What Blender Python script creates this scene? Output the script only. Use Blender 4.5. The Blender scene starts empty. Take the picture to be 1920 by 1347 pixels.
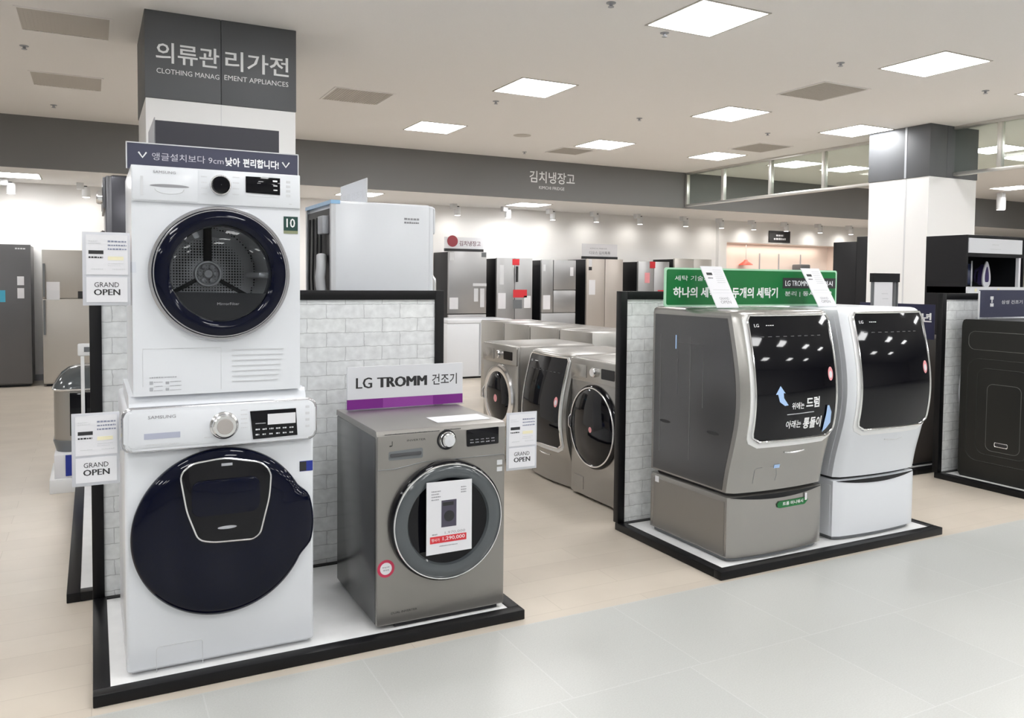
import bpy, bmesh, math, random
from mathutils import Matrix, Vector
random.seed(7)
SC = bpy.context.scene
COL = SC.collection
PI = math.pi

# ------------------------------------------------------------------ camera
cam_d = bpy.data.cameras.new('camera'); cam = bpy.data.objects.new('camera', cam_d); COL.objects.link(cam)
F, CX, CY = 1532.77, 976.49, 589.83
yaw, tilt, roll = math.radians(27.6331), math.radians(2.4706), math.radians(-0.56504)
cy_, sy_, ct, st, cr, sr = math.cos(yaw), math.sin(yaw), math.cos(tilt), math.sin(tilt), math.cos(roll), math.sin(roll)
fw = Vector((sy_*ct, cy_*ct, -st)); rt = Vector((cy_, -sy_, 0)); dn = fw.cross(rt)
r2 = rt*cr + dn*sr; d2 = -rt*sr + dn*cr
mw = Matrix((r2, -d2, -fw)).transposed().to_4x4(); mw.translation = Vector((0.017, -3.251, 1.55))
cam.matrix_world = mw
cam_d.sensor_fit = 'HORIZONTAL'; cam_d.sensor_width = 36; cam_d.lens = F*36/1920
cam_d.shift_x = (960-CX)/1920; cam_d.shift_y = (CY-673.5)/1920
cam_d.clip_end = 200
SC.camera = cam
# ------------------------------------------------------------------ world, exposure
w = bpy.data.worlds.new('world'); SC.world = w; w.use_nodes = True
w.node_tree.nodes['Background'].inputs[0].default_value = (1, .98, .95, 1)
w.node_tree.nodes['Background'].inputs[1].default_value = 0.35
SC.view_settings.view_transform = 'Standard'; SC.view_settings.look = 'None'
SC.view_settings.exposure = 0.75; SC.view_settings.gamma = 1; SC.view_settings.use_curve_mapping = False
PANEL = 14.5          # radiance of the ceiling panels
SPOT = 5.5           # watts of each track spot

# ------------------------------------------------------------------ materials
def sl(c):
    return tuple((v/255/12.92 if v/255 <= .04045 else ((v/255+.055)/1.055)**2.4) for v in c)
MATS = {}
def mat(name, rgb, rough=.4, metal=0, coat=0, emit=0, spec=.5, bump=None):
    m = bpy.data.materials.new(name); m.use_nodes = True
    nt = m.node_tree; b = nt.nodes['Principled BSDF']
    b.inputs['Base Color'].default_value = (*rgb, 1)
    b.inputs['Roughness'].default_value = rough; b.inputs['Metallic'].default_value = metal
    b.inputs['Coat Weight'].default_value = coat; b.inputs['Specular IOR Level'].default_value = spec
    b.inputs['Coat Roughness'].default_value = .05
    if emit:
        b.inputs['Emission Color'].default_value = (*rgb, 1); b.inputs['Emission Strength'].default_value = emit
    if bump:
        n = nt.nodes.new('ShaderNodeTexNoise'); n.inputs['Scale'].default_value = bump[0]; n.inputs['Detail'].default_value = 4
        tc = nt.nodes.new('ShaderNodeTexCoord'); nt.links.new(tc.outputs['Object'], n.inputs['Vector'])
        bp = nt.nodes.new('ShaderNodeBump'); bp.inputs['Strength'].default_value = bump[1]; bp.inputs['Distance'].default_value = .01
        nt.links.new(n.outputs['Fac'], bp.inputs['Height']); nt.links.new(bp.outputs['Normal'], b.inputs['Normal'])
        mx = nt.nodes.new('ShaderNodeMix'); mx.data_type = 'RGBA'
        mx.inputs['A'].default_value = (*[v*(1-bump[2]) for v in rgb], 1); mx.inputs['B'].default_value = (*[min(1, v*(1+bump[2])) for v in rgb], 1)
        nt.links.new(n.outputs['Fac'], mx.inputs['Factor']); nt.links.new(mx.outputs['Result'], b.inputs['Base Color'])
    MATS[name] = m
    return m
white = mat('white_enamel', (.69, .71, .745), .22, spec=.45)
white2 = mat('white_plastic', (.72, .73, .74), .35)
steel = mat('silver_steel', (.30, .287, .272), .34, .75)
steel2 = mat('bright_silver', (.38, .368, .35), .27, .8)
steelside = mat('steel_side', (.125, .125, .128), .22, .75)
pressed = mat('pressed_edge', (.20, .20, .20), .3, .7)
polished = mat('polished_chrome', (.80, .80, .80), .10, 1)
ringsilver = mat('ring_silver', (.50, .50, .52), .2, 1)
darkgrey = mat('dark_grey_enamel', (.055, .055, .065), .22, .5)
midgrey = mat('mid_grey_enamel', (.16, .16, .175), .25, .4)
blacksteel = mat('black_steel', (.022, .0225, .021), .36, .4)
chrome = mat('chrome', (.80, .80, .81), .16, 1)
blackgloss = mat('black_gloss', (.003, .003, .005), .04, spec=.3)
navygloss = mat('navy_gloss', (.002, .003, .012), .05, spec=.24)
blackmatte = mat('black_matte', (.005, .005, .006), .4, spec=.25)
blackpl = mat('black_plastic', (.010, .010, .012), .4, spec=.3)
greyrubber = mat('grey_plastic', (.14, .15, .16), .3)
smoke = mat('smoked_plastic', (.075, .085, .092), .12, coat=.2)
drum_m = mat('drum_steel', (.85, .85, .85), .3, .5)
paper = mat('white_paper', (.70, .70, .73), .6)
paper2 = mat('pale_card', (.66, .67, .70), .4)
ink = mat('black_ink', (.02, .02, .022), .6)
keygrey = mat('dim_grey_print', (.07, .07, .075), .5)
greyink = mat('grey_ink', (.28, .28, .30), .6)
lgrey = mat('light_grey', (.60, .61, .63), .4)
mgrey = mat('mid_grey', (.38, .39, .42), .4)
purple = mat('purple_print', sl((116, 24, 128)), .35)
purple2 = mat('light_purple_print', sl((140, 58, 150)), .35)
red = mat('red_print', sl((205, 45, 55)), .4)
pink = mat('pink_print', sl((225, 150, 155)), .4)
crimson = mat('crimson_print', sl((190, 45, 80)), .4)
green = mat('green_print', sl((12, 108, 52)), .35)
dgreen = mat('dark_green_print', sl((20, 60, 55)), .35)
navy = mat('navy_print', sl((58, 60, 80)), .35)
dnavy = mat('dark_navy_print', sl((47, 47, 57)), .4)
bluepr = mat('blue_print', sl((25, 45, 135)), .4)
skyblue = mat('sky_blue_print', sl((170, 200, 240)), .4)
cyan = mat('cyan_print', sl((70, 165, 195)), .4)
yellow = mat('pale_yellow_print', sl((228, 222, 190)), .5)
signgrey = mat('sign_grey', sl((92, 94, 97)), .5)
soffitgrey = mat('soffit_grey', sl((115, 115, 115)), .6)
wallwhite = mat('wall_white', (.84, .83, .82), .7)
pillarwhite = mat('pillar_white', (.80, .80, .80), .4)
wallwarm = mat('wall_warm', (.82, .72, .66), .7)
ceil_m = mat('ceiling_paint', (.84, .825, .81), .85, bump=(60, .05, .02))
ventm = mat('vent_grille', (.56, .53, .49), .8)
metalrail = mat('aluminium_rail', (.72, .71, .68), .3, .8)
letterw = mat('white_letter', (.82, .83, .84), .4)
bluefilm = mat('blue_film', sl((150, 190, 225)), .25)
lightm = mat('lit_panel', (1, 1, 1), .5, emit=PANEL)
lampface = mat('lit_spot_lens', (1, .97, .92), .5, emit=9)
deck_m = mat('pale_marble_deck', (.74, .74, .74), .35, bump=(9, .02, .12))
wood_dark = mat('brown_panel', (.055, .045, .04), .35)

def glass(name, tint, ior=1.5, extra=0.0):
    m = bpy.data.materials.new(name); m.use_nodes = True; nt = m.node_tree; nt.nodes.clear()
    o = nt.nodes.new('ShaderNodeOutputMaterial'); mx = nt.nodes.new('ShaderNodeMixShader'); t = nt.nodes.new('ShaderNodeBsdfTransparent')
    g = nt.nodes.new('ShaderNodeBsdfGlossy'); fr = nt.nodes.new('ShaderNodeMapRange'); lw = nt.nodes.new('ShaderNodeLayerWeight'); pw = nt.nodes.new('ShaderNodeMath'); pw.operation = 'POWER'; pw.inputs[1].default_value = 5; lw.inputs['Blend'].default_value = .5; g.inputs['Roughness'].default_value = .02
    t.inputs[0].default_value = (*tint, 1); fr.inputs['To Min'].default_value = ((ior-1)/(ior+1))**2; fr.inputs['To Max'].default_value = .8; nt.links.new(lw.outputs['Facing'], pw.inputs[0]); nt.links.new(pw.outputs[0], fr.inputs['Value'])
    nt.links.new(fr.outputs[0], mx.inputs[0]); nt.links.new(t.outputs[0], mx.inputs[1]); nt.links.new(g.outputs[0], mx.inputs[2])
    nt.links.new(mx.outputs[0], o.inputs[0]); MATS[name] = m
    return m
tglass = glass('tinted_glass', (.62, .64, .67), 1.28)
clearglass = glass('clear_glass', (.90, .94, .91), 1.3)
acrylic = glass('clear_acrylic', (.93, .94, .96), 1.3)

def brick_mat(name, c1, c2, mortar, bw, rh, msize, axes='xz', rough=.6, bump=.4, noise=(14, .05), offset=.5):
    m = bpy.data.materials.new(name); m.use_nodes = True; nt = m.node_tree; b = nt.nodes['Principled BSDF']
    tc = nt.nodes.new('ShaderNodeTexCoord'); sp = nt.nodes.new('ShaderNodeSeparateXYZ'); cb = nt.nodes.new('ShaderNodeCombineXYZ')
    nt.links.new(tc.outputs['Object'], sp.inputs[0])
    nt.links.new(sp.outputs[axes[0].upper()], cb.inputs[0]); nt.links.new(sp.outputs[axes[1].upper()], cb.inputs[1])
    nz = nt.nodes.new('ShaderNodeTexNoise'); nz.inputs['Scale'].default_value = noise[0]; nz.inputs['Detail'].default_value = 6
    nt.links.new(cb.outputs[0], nz.inputs['Vector'])
    br = nt.nodes.new('ShaderNodeTexBrick'); br.offset = offset; br.inputs['Scale'].default_value = 1
    br.inputs['Brick Width'].default_value = bw; br.inputs['Row Height'].default_value = rh
    br.inputs['Mortar Size'].default_value = msize; br.inputs['Mortar Smooth'].default_value = .3; br.inputs['Bias'].default_value = 0
    br.inputs['Color1'].default_value = (*c1, 1); br.inputs['Color2'].default_value = (*c2, 1); br.inputs['Mortar'].default_value = (*mortar, 1)
    ad = nt.nodes.new('ShaderNodeVectorMath'); ad.operation = 'SCALE'; ad.inputs['Scale'].default_value = noise[1]*.12
    sb = nt.nodes.new('ShaderNodeVectorMath'); sb.operation = 'ADD'
    nt.links.new(nz.outputs['Color'], ad.inputs[0]); nt.links.new(cb.outputs[0], sb.inputs[0]); nt.links.new(ad.outputs[0], sb.inputs[1])
    nt.links.new(sb.outputs[0], br.inputs['Vector'])
    mx = nt.nodes.new('ShaderNodeMix'); mx.data_type = 'RGBA'; mx.blend_type = 'MULTIPLY'; mx.inputs['Factor'].default_value = 1
    rp = nt.nodes.new('ShaderNodeMapRange'); rp.inputs['From Min'].default_value = .3; rp.inputs['From Max'].default_value = .7
    rp.inputs['To Min'].default_value = 1-noise[1]*1.5; rp.inputs['To Max'].default_value = 1
    nt.links.new(nz.outputs['Fac'], rp.inputs['Value']); nt.links.new(br.outputs['Color'], mx.inputs['A']); nt.links.new(rp.outputs[0], mx.inputs['B'])
    nt.links.new(mx.outputs['Result'], b.inputs['Base Color']); b.inputs['Roughness'].default_value = rough
    if bump:
        bp = nt.nodes.new('ShaderNodeBump'); bp.inputs['Strength'].default_value = bump; bp.inputs['Distance'].default_value = .004; bp.invert = True
        nt.links.new(br.outputs['Fac'], bp.inputs['Height']); nt.links.new(bp.outputs['Normal'], b.inputs['Normal'])
    MATS[name] = m
    return m
brick_m = brick_mat('white_brick', (.88, .90, .90), (.84, .86, .87), (.56, .57, .58), .20, .0745, .0021, noise=(24, .12))
wood_m = brick_mat('pale_wood_floor', (.60, .535, .455), (.565, .50, .425), (.46, .40, .335), 1.2, .19, .0015, 'xy', .32, .05, (3, .06), .37)
tile_m = brick_mat('grey_stone_tile', (.50, .505, .485), (.48, .487, .47), (.545, .55, .535), .6085, .645, .003, 'xy', .30, .02, (160, .07), .1)

# ------------------------------------------------------------------ geometry helpers
class MB:
    def __init__(s): s.bm = bmesh.new()
    def _faces(s, vs, fs):
        v = [s.bm.verts.new(p) for p in vs]; out = []
        for f in fs:
            try: out.append(s.bm.faces.new([v[i] for i in f]))
            except ValueError: pass
        return v, out
    def box(s, x0, x1, y0, y1, z0, z1, b=0, seg=2):
        v, f = s._faces([(x0, y0, z0), (x1, y0, z0), (x1, y1, z0), (x0, y1, z0), (x0, y0, z1), (x1, y0, z1), (x1, y1, z1), (x0, y1, z1)],
                        [(0, 3, 2, 1), (4, 5, 6, 7), (0, 1, 5, 4), (1, 2, 6, 5), (2, 3, 7, 6), (3, 0, 4, 7)])
        if b:
            es = list({e for q in f for e in q.edges})
            bmesh.ops.bevel(s.bm, geom=es, offset=b, segments=seg, profile=.5, affect='EDGES')
        return s
    def prism(s, pts, y0, y1, b=0, fn=None):          # outline in x,z ; extruded y0 (front) to y1
        n = len(pts)
        v, f = s._faces([(x, y0, z) for x, z in pts]+[(x, y1, z) for x, z in pts],
                        [tuple(range(n)), tuple(range(2*n-1, n-1, -1))]+[(i, i+n, (i+1) % n+n, (i+1) % n) for i in range(n)])
        if b:
            bmesh.ops.bevel(s.bm, geom=list(f[0].edges), offset=b, segments=2, profile=.5, affect='EDGES')
        return s
    def prismx(s, pts, x0, x1):                        # outline in y,z
        n = len(pts)
        s._faces([(x0, y, z) for y, z in pts]+[(x1, y, z) for y, z in pts],
                 [tuple(range(n)), tuple(range(2*n-1, n-1, -1))]+[(i, i+n, (i+1) % n+n, (i+1) % n) for i in range(n)])
        return s
    def lathe(s, prof, cx=0, cz=0, n=64, out=None, y0=0, cap=True):   # profile (r,y) round the y axis
        rings = []
        for r, y in prof:
            rings.append([s.bm.verts.new((cx+r*math.cos(2*PI*k/n)*(out(2*PI*k/n) if out else 1), y+y0, cz+r*math.sin(2*PI*k/n)*(out(2*PI*k/n) if out else 1))) for k in range(n)])
        for a, b in zip(rings, rings[1:]):
            for k in range(n): s.bm.faces.new((a[k], a[(k+1) % n], b[(k+1) % n], b[k]))
        if cap:
            for rg in (rings[0], rings[-1]):
                try: s.bm.faces.new(rg)
                except ValueError: pass
        return s
    def ring(s, r0, r1, y0, y1, cx=0, cz=0, n=72):     # closed annulus with rounded-ish section
        m = (y0+y1)/2
        prof = [(r0, y1), (r0, y0+.15*(y1-y0)), (r0+.2*(r1-r0), y0), (r1-.2*(r1-r0), y0), (r1, y0+.15*(y1-y0)), (r1, y1), (r0, y1)]
        return s.lathe(prof, cx, cz, n, cap=False)
    def lathez(s, prof, cx=0, cy=0, n=32):
        rings = [[s.bm.verts.new((cx+r*math.cos(2*PI*k/n), cy+r*math.sin(2*PI*k/n), z)) for k in range(n)] for r, z in prof]
        for a, b in zip(rings, rings[1:]):
            for k in range(n): s.bm.faces.new((a[k], a[(k+1) % n], b[(k+1) % n], b[k]))
        for rg in (rings[0], rings[-1]): s.bm.faces.new(rg)
        return s
    def tube(s, pts, r, n=8, closed=False):
        P = [Vector(p) for p in pts]; m = len(P); rings = []
        up = Vector((.123, .2, 1)).normalized(); prev = None
        for i in range(m):
            a = P[i-1] if (i or closed) else P[i]; b = P[(i+1) % m] if (i < m-1 or closed) else P[i]
            t = (b-a).normalized()
            if prev is None: prev = t.cross(up).normalized()
            u = (prev - t*prev.dot(t)).normalized(); prev = u; v = t.cross(u)
            rings.append([s.bm.verts.new(P[i]+(u*math.cos(2*PI*k/n)+v*math.sin(2*PI*k/n))*r) for k in range(n)])
        for i in range(m if closed else m-1):
            a, b = rings[i], rings[(i+1) % m]
            for k in range(n): s.bm.faces.new((a[k], a[(k+1) % n], b[(k+1) % n], b[k]))
        if not closed:
            s.bm.faces.new(rings[0]); s.bm.faces.new(rings[-1])
        return s
    def grid(s, rows, closed=False):
        R = [[s.bm.verts.new(p) for p in r] for r in rows]
        for a, b in zip(R, R[1:]):
            n = len(a)
            for k in range(n if closed else n-1): s.bm.faces.new((a[k], a[(k+1) % n], b[(k+1) % n], b[k]))
        return R
    def xf(s, M):
        bmesh.ops.transform(s.bm, matrix=M, verts=s.bm.verts); return s
    def build(s, name, m, parent=None, smooth=True):
        bmesh.ops.recalc_face_normals(s.bm, faces=s.bm.faces)
        me = bpy.data.meshes.new(name); s.bm.to_mesh(me); s.bm.free()
        me.materials.append(m)
        if smooth:
            me.shade_smooth(); me.set_sharp_from_angle(angle=math.radians(35))
        o = bpy.data.objects.new(name, me); COL.objects.link(o)
        if parent: o.parent = parent
        return o
def rrect(x0, x1, z0, z1, r, n=6):
    pts = []
    for cx, cz, a0 in ((x1-r, z0+r, -PI/2), (x1-r, z1-r, 0), (x0+r, z1-r, PI/2), (x0+r, z0+r, PI)):
        for k in range(n+1):
            a = a0+PI/2*k/n; pts.append((cx+r*math.cos(a), cz+r*math.sin(a)))
    return pts
def roundpoly(P, r, n=4):
    out = []; m = len(P)
    for i in range(m):
        a, b, c = Vector(P[i-1]), Vector(P[i]), Vector(P[(i+1) % m])
        u, v = (a-b), (c-b); q = min(r, u.length*.45, v.length*.45)
        p0, p2 = b+u.normalized()*q, b+v.normalized()*q
        for k in range(n+1):
            t = k/n; p = p0*(1-t)**2+b*2*t*(1-t)+p2*t*t; out.append((p.x, p.y))
    return out
def prop(o, label=None, cat=None, group=None, kind=None):
    if label: o['label'] = label
    if cat: o['category'] = cat
    if group: o['group'] = group
    if kind: o['kind'] = kind
    return o
def thing(name, label, cat, loc=(0, 0, 0), rz=0, group=None):
    o = bpy.data.objects.new(name, None); COL.objects.link(o); o.empty_display_size = .1
    o.location = loc; o.rotation_euler = (0, 0, math.radians(rz))
    return prop(o, label, cat, group)
def kids(o): return [c for c in bpy.data.objects if c.parent == o]
def dup(o, loc, rz=None, label=None, parent=None):
    def cp(a, par):
        c = a.copy(); COL.objects.link(c)
        if par: c.parent = par
        for ch in kids(a): cp(ch, c)
        return c
    c = cp(o, parent); c.location = loc
    if rz is not None: c.rotation_euler = (0, 0, math.radians(rz))
    if label: c['label'] = label
    return c
def struct(name, mb, m, smooth=False):
    o = mb.build(name, m, None, smooth); o['kind'] = 'structure'; return o
def bx(x0, x1, y0, y1, z0, z1, b=0): return MB().box(x0, x1, y0, y1, z0, z1, b)
_tc = {}
def text_polys(s, bold=0):
    k = (s, bold)
    if k not in _tc:
        c = bpy.data.curves.new('t', 'FONT'); c.body = s; c.resolution_u = 2; c.offset = bold
        o = bpy.data.objects.new('t', c); COL.objects.link(o)
        me = bpy.data.meshes.new_from_object(o.evaluated_get(bpy.context.evaluated_depsgraph_get()))
        vs = [tuple(v.co) for v in me.vertices]; fs = [tuple(p.vertices) for p in me.polygons]
        bpy.data.objects.remove(o); bpy.data.curves.remove(c); bpy.data.meshes.remove(me)
        _tc[k] = (vs, fs)
    return _tc[k]
def letters(mb, s, x0, x1, z0, z1, y=0, bold=0, fn=None):
    """text fitted to the rectangle x0..x1, z0..z1, facing -y"""
    asc = all(ord(c) < 128 for c in s)
    if asc and bold:
        d = bold*(z1-z0)*.9; k = 3
        for i in range(-k, k+1):
            f2 = (lambda x, z, i=i: tuple(Vector(fn(x, z))+Vector((0, -.00004*i, 0)))) if fn else None
            letters(mb, s, x0+d+d*i/k, x1-d+d*i/k, z0, z1, y-.00004*i, 0, f2)
        return mb
    vs, fs = text_polys(s, bold)
    a0, a1 = min(v[0] for v in vs), max(v[0] for v in vs); b0, b1 = min(v[1] for v in vs), max(v[1] for v in vs)
    out = []
    for v in vs:
        x = x0+(v[0]-a0)/(a1-a0)*(x1-x0); z = z0+(v[1]-b0)/(b1-b0)*(z1-z0)
        out.append(fn(x, z) if fn else (x, y, z))
    mb._faces(out, fs); return mb
def bars(mb, L, y, t=.0008):
    for x0, x1, z0, z1 in L: mb.box(x0, x1, y-t, y, z0, z1)
    return mb
def fineprint(mb, x0, x1, z, h, y, n=None, seed=0):
    """a line of print too small to read"""
    rnd = random.Random(seed+int(x0*997)+int(z*991)); x = x0
    while x < x1:
        l = h*rnd.uniform(.6, 1.6); bars(mb, [(x, min(x+l, x1), z, z+h*rnd.uniform(.75, 1))], y); x += l+h*.35
    return mb

# ------------------------------------------------------------------ the room
CZ = 3.5
struct('floor_wood', bx(-9, 26, -.072, 11.2, -.12, 0), wood_m)
o = MB().box(-9, 26, -13, -.072, -.12, 0)
struct('floor_tile', o.xf(Matrix.Translation((-.3655, .072+.0, 0))), tile_m).location = (.3655, -.072, 0)
struct('ceiling', bx(-9, 26, -13, 8.6, CZ, CZ+.1), ceil_m)
struct('ceiling_low', bx(-9, 26, 8.60, 11.2, 2.865, 2.965), ceil_m)
struct('wall_soffit', bx(-9, 26, 8.555, 8.60, 2.862, CZ), soffitgrey)
struct('wall_back', bx(-9, 12.0, 10.55, 10.7, 0, 2.865), wallwhite)
m_ = MB(); m_.box(12.0, 12.22, 10.45, 10.7, 0, 2.865); m_.box(12.22, 15.9, 10.45, 10.7, 2.40, 2.865); m_.box(12.22, 15.9, 10.45, 10.7, 0, 1.2); m_.box(15.9, 26, 10.45, 10.7, 0, 2.865)
struct('wall_back_right', m_, wallwhite)
m_ = MB(); m_.box(12.1, 16.0, 11.0, 11.1, 1.1, 2.5); m_.box(12.1, 12.22, 10.7, 11.0, 1.1, 2.5); m_.box(15.9, 16.0, 10.7, 11.0, 1.1, 2.5); m_.box(12.1, 16, 10.7, 11.0, 2.40, 2.5); m_.box(12.1, 16, 10.7, 11, 1.1, 1.2)
struct('wall_niche', m_, wallwarm)
struct('wall_left', bx(-9.1, -9, -13, 11.2, 0, CZ), wallwhite)
struct('wall_right', bx(26, 26.1, -13, 11.2, 0, CZ), wallwhite)
struct('wall_front', bx(-9, 26, -13.1, -13, 0, CZ), wallwhite)
struct('baseboard_back', bx(-9, 12, 10.535, 10.55, 0, .09), mgrey)

def pillar(x0, x1, y0, y1, zc, name):
    m = MB(); m.box(x0, x1, y0, y1, 0, zc); p = struct(name, m, pillarwhite)
    return p
p1 = pillar(.376, 1.462, 3.415, 4.45, 2.86, 'pillar')
m_ = MB(); m_.box(.371, .9005, 3.405, 4.455, 2.862, CZ, .004); m_.box(.9035, 1.467, 3.405, 4.455, 2.862, CZ, .004)
sg = m_.build('sign_cladding', signgrey, p1)
L = MB(); letters(L, '의류관', .446, .888, 3.125, 3.275, 3.403, .012); letters(L, '리가전', .932, 1.408, 3.125, 3.275, 3.403, .012)
letters(L, 'CLOTHING MANAG', .450, .888, 3.045, 3.082, 3.403); letters(L, 'EMENT APPLIANCES', .925, 1.405, 3.05, 3.088, 3.403)
prop(L.build('lettering', letterw, sg, False), 'white sign lettering')
bx(.8995, .9035, 3.4135, 3.4165, 0, 2.86).build('joint', lgrey, p1)
p2 = pillar(9.085, 10.0, 3.35, 4.22, 2.86, 'pillar')
m_ = MB(); m_.box(9.075, 9.40, 3.34, 4.23, 2.862, CZ, .004); m_.box(9.403, 10.01, 3.34, 4.23, 2.862, CZ, .004)
cl2 = m_.build('sign_cladding', signgrey, p2)
bx(9.0715, 9.0755, 3.66, 3.69, 2.862, CZ).build('joint', mgrey, cl2)
bx(9.082, 9.087, 3.66, 3.68, 0, 2.86).build('joint', lgrey, p2)

# soffit lettering, standing on the dark band
t = thing('wall_sign', 'white raised letters high on the dark grey soffit band above the fridges', 'sign', (6.33, 8.555, 3.03))
L = MB(); letters(L, '김치냉장고', 0, .86, .10, .29, -.006, .012); L.build('lettering', letterw, t, False)
L = MB(); letters(L, 'KIMCHI FRIDGE', .18, .66, 0, .05, -.006); L.build('small_lettering', letterw, t, False)

# ceiling panels
def panel_light(label, x, y, z=CZ, sx=.6, sy=.64, group='square ceiling light panels', on=True):
    t = thing('ceiling_light', label, 'ceiling light', (x, y, z), 0, group)
    m = MB(); f = .018
    for a in ((-sx/2-f, sx/2+f, -sy/2-f, -sy/2), (-sx/2-f, sx/2+f, sy/2, sy/2+f), (-sx/2-f, -sx/2, -sy/2, sy/2), (sx/2, sx/2+f, -sy/2, sy/2)):
        m.box(a[0], a[1], a[2], a[3], -.006, 0)
    m.build('frame', ventm, t, False)
    bx(-sx/2, sx/2, -sy/2, sy/2, -.004, 0).build('diffuser', lightm, t, False)
    return t
LROW = {1.59: 'nearest row', 4.16: 'middle row', 6.73: 'far row'}
labs = {(4.09, 1.59): 'largest lit square panel, nearest in the ceiling at the photo top', (6.69, 1.59): 'big lit square panel at upper right above the grey vent',
        (4.03, 4.16): 'lit square panel in mid ceiling right of the grey wall-side vent', (6.63, 4.16): 'lit square panel midway between large front panel and glass screen',
        (8.74, 4.16): 'lit square panel whose right end meets the right pillar', (3.96, 6.73): 'lit square panel farthest left, just above the dark soffit band',
        (6.58, 6.73): 'lit square panel above the soffit lettering beside a faint vent', (8.67, 6.73): 'lit square panel at the corner of soffit and glass screen'}
for (x, y), lb in labs.items():
    panel_light(lb, x, y)
for x, y, lb in ((10.36, 6.75, 'left of two lit panels seen through the glass screen'), (11.52, 6.7, 'right of two lit panels seen through the glass screen'),
                 (11.65, 4.15, 'lit panel seen through the glass right of the right pillar'), (12.75, 4.3, 'lit panel farthest right behind the glass screen'), (16.6, 6.9, 'lit panel low at the right photo edge, below the glass screen rail')):
    panel_light(lb, x, y)
for x in (-3.5, -1.1, 1.45, 4.09, 6.69, 8.74, 11.65, 14.5):
    for y in (-.98, -3.55, -6.1, -8.7):
        panel_light('lit square ceiling panel over the grey tiled aisle out of frame', x, y)
for x, y in ((-3.5, 1.59), (-3.5, 4.16), (-3.5, 6.73), (-1.1, 1.59), (1.45, 1.59), (1.45, 6.73), (8.74, 1.59), (11.65, 1.59), (14.5, 1.59), (14.5, 4.2), (17.5, 6.7), (17.5, 2)):
    panel_light('lit square ceiling panel outside the frame edge', x, y)
for x, y, lb in ((-.9, 9.55, 'lit panel in the low ceiling over the fridges, left'), (3.75, 9.4, 'lit panel in the low ceiling above the white dryer side'), (6.85, 9.55, 'lit panel in the low ceiling right of the soffit lamp')):
    panel_light(lb, x, y, 2.865, .6, .6)
# return-air grilles
def vent(label, x, y, s=.61):
    t = thing('ceiling_vent', label, 'vent', (x, y, CZ), 0, 'grey ceiling grilles')
    m = MB(); f = .02
    for a in ((-s/2-f, s/2+f, -s/2-f, -s/2), (-s/2-f, s/2+f, s/2, s/2+f), (-s/2-f, -s/2, -s/2, s/2), (s/2, s/2+f, -s/2, s/2)): m.box(*a, -.007, 0)
    m.build('frame', ceil_m, t, False)
    m = MB(); m.box(-s/2, s/2, -s/2, s/2, -.002, 0)
    for k in range(22): m.box(-s/2+s*k/22, -s/2+s*k/22+.010, -s/2, s/2, -.006, -.002)
    m.build('grille', ventm, t, False)
vent('grey ceiling vent nearest, top left of the photo', -.152, 4.12)
vent('grey ceiling vent at left, second from the photo top', -.19, 6.27)
vent('grey ceiling vent right of the sign pillar', 2.56, 5.45)
vent('grey ceiling vent between the right hand light panels', 6.66, 2.82)
vent('grey ceiling vent at far right beside the glass screen', 8.66, 5.78)
vent('faint grey ceiling vent touching the lit panel over the lettering', 6.45, 7.48, .52)
t = thing('ceiling_speaker', 'small round speaker grille set in the ceiling beside a lit panel', 'speaker', (5.2, 6.66, CZ))
MB().lathez([(.10, -.008), (.12, -.004), (.12, 0)]).build('grille', ventm, t)
sp = [((3.27, 1.64), 'small dark sprinkler head at the top edge of the ceiling'), ((4.03, 2.02), 'small sprinkler head beside the largest light panel'), ((-.36, 7.67), 'small sprinkler head below the second left vent'),
      ((-.48, 4.99), 'small sprinkler head between the two left vents'), ((3.96, 4.92), 'small sprinkler head behind the mid ceiling panel'), ((5.93, 1.96), 'small sprinkler head left of the big upper right panel'),
      ((8.03, 1.98), 'small sprinkler head at far right of the ceiling'), ((5.9, 7.92), 'small sprinkler head near the soffit lettering'), ((5.87, 4.9), 'small sprinkler head in open ceiling left of the middle panel'), ((7.9, 4.86), 'small sprinkler head between the right panels')]
for (x, y), lb in sp:
    t = thing('sprinkler', lb, 'sprinkler', (x, y, CZ), 0, 'ceiling sprinkler heads')
    MB().lathez([(.035, 0), (.035, -.004), (.012, -.006), (.012, -.022), (.006, -.024)], n=16).build('body', mgrey, t)
    MB().lathez([(.022, -.028), (.022, -.031)], n=16).build('deflector', mgrey, t)
    MB().lathez([(.006, -.022), (.006, -.030)], n=8).build('stem', mgrey, t)
# track spots under the low ceiling
def spot(label, x, y, lit=True):
    t = thing('spotlight', label, 'spotlight', (x, y, 2.865), 0, 'white spotlights under the soffit ceiling')
    bx(-.045, .045, -.06, .06, -.09, 0, .004).build('box', white2, t)
    bx(.05, .09, -.045, .045, -.055, -.04).build('arm', ink, t)
    m = MB(); m.lathez([(.052, -.20), (.055, -.195), (.055, -.06), (.05, -.055)], .075, 0, 20); m.build('head', white2, t)
    MB().lathez([(.045, -.2025), (.045, -.2)], .075, 0, 20).build('lens', lampface, t)
    if lit:
        ld = bpy.data.lights.new('spot_beam', 'SPOT'); ld.energy = SPOT; ld.spot_size = math.radians(150); ld.spot_blend = 1; ld.shadow_soft_size = .05; ld.color = (1, .96, .9)
        lo = bpy.data.objects.new('spot_beam', ld); COL.objects.link(lo); lo.parent = t; lo.location = (.075, .0, -.22); lo.rotation_euler = (math.radians(38), 0, 0)
    return t
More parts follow.
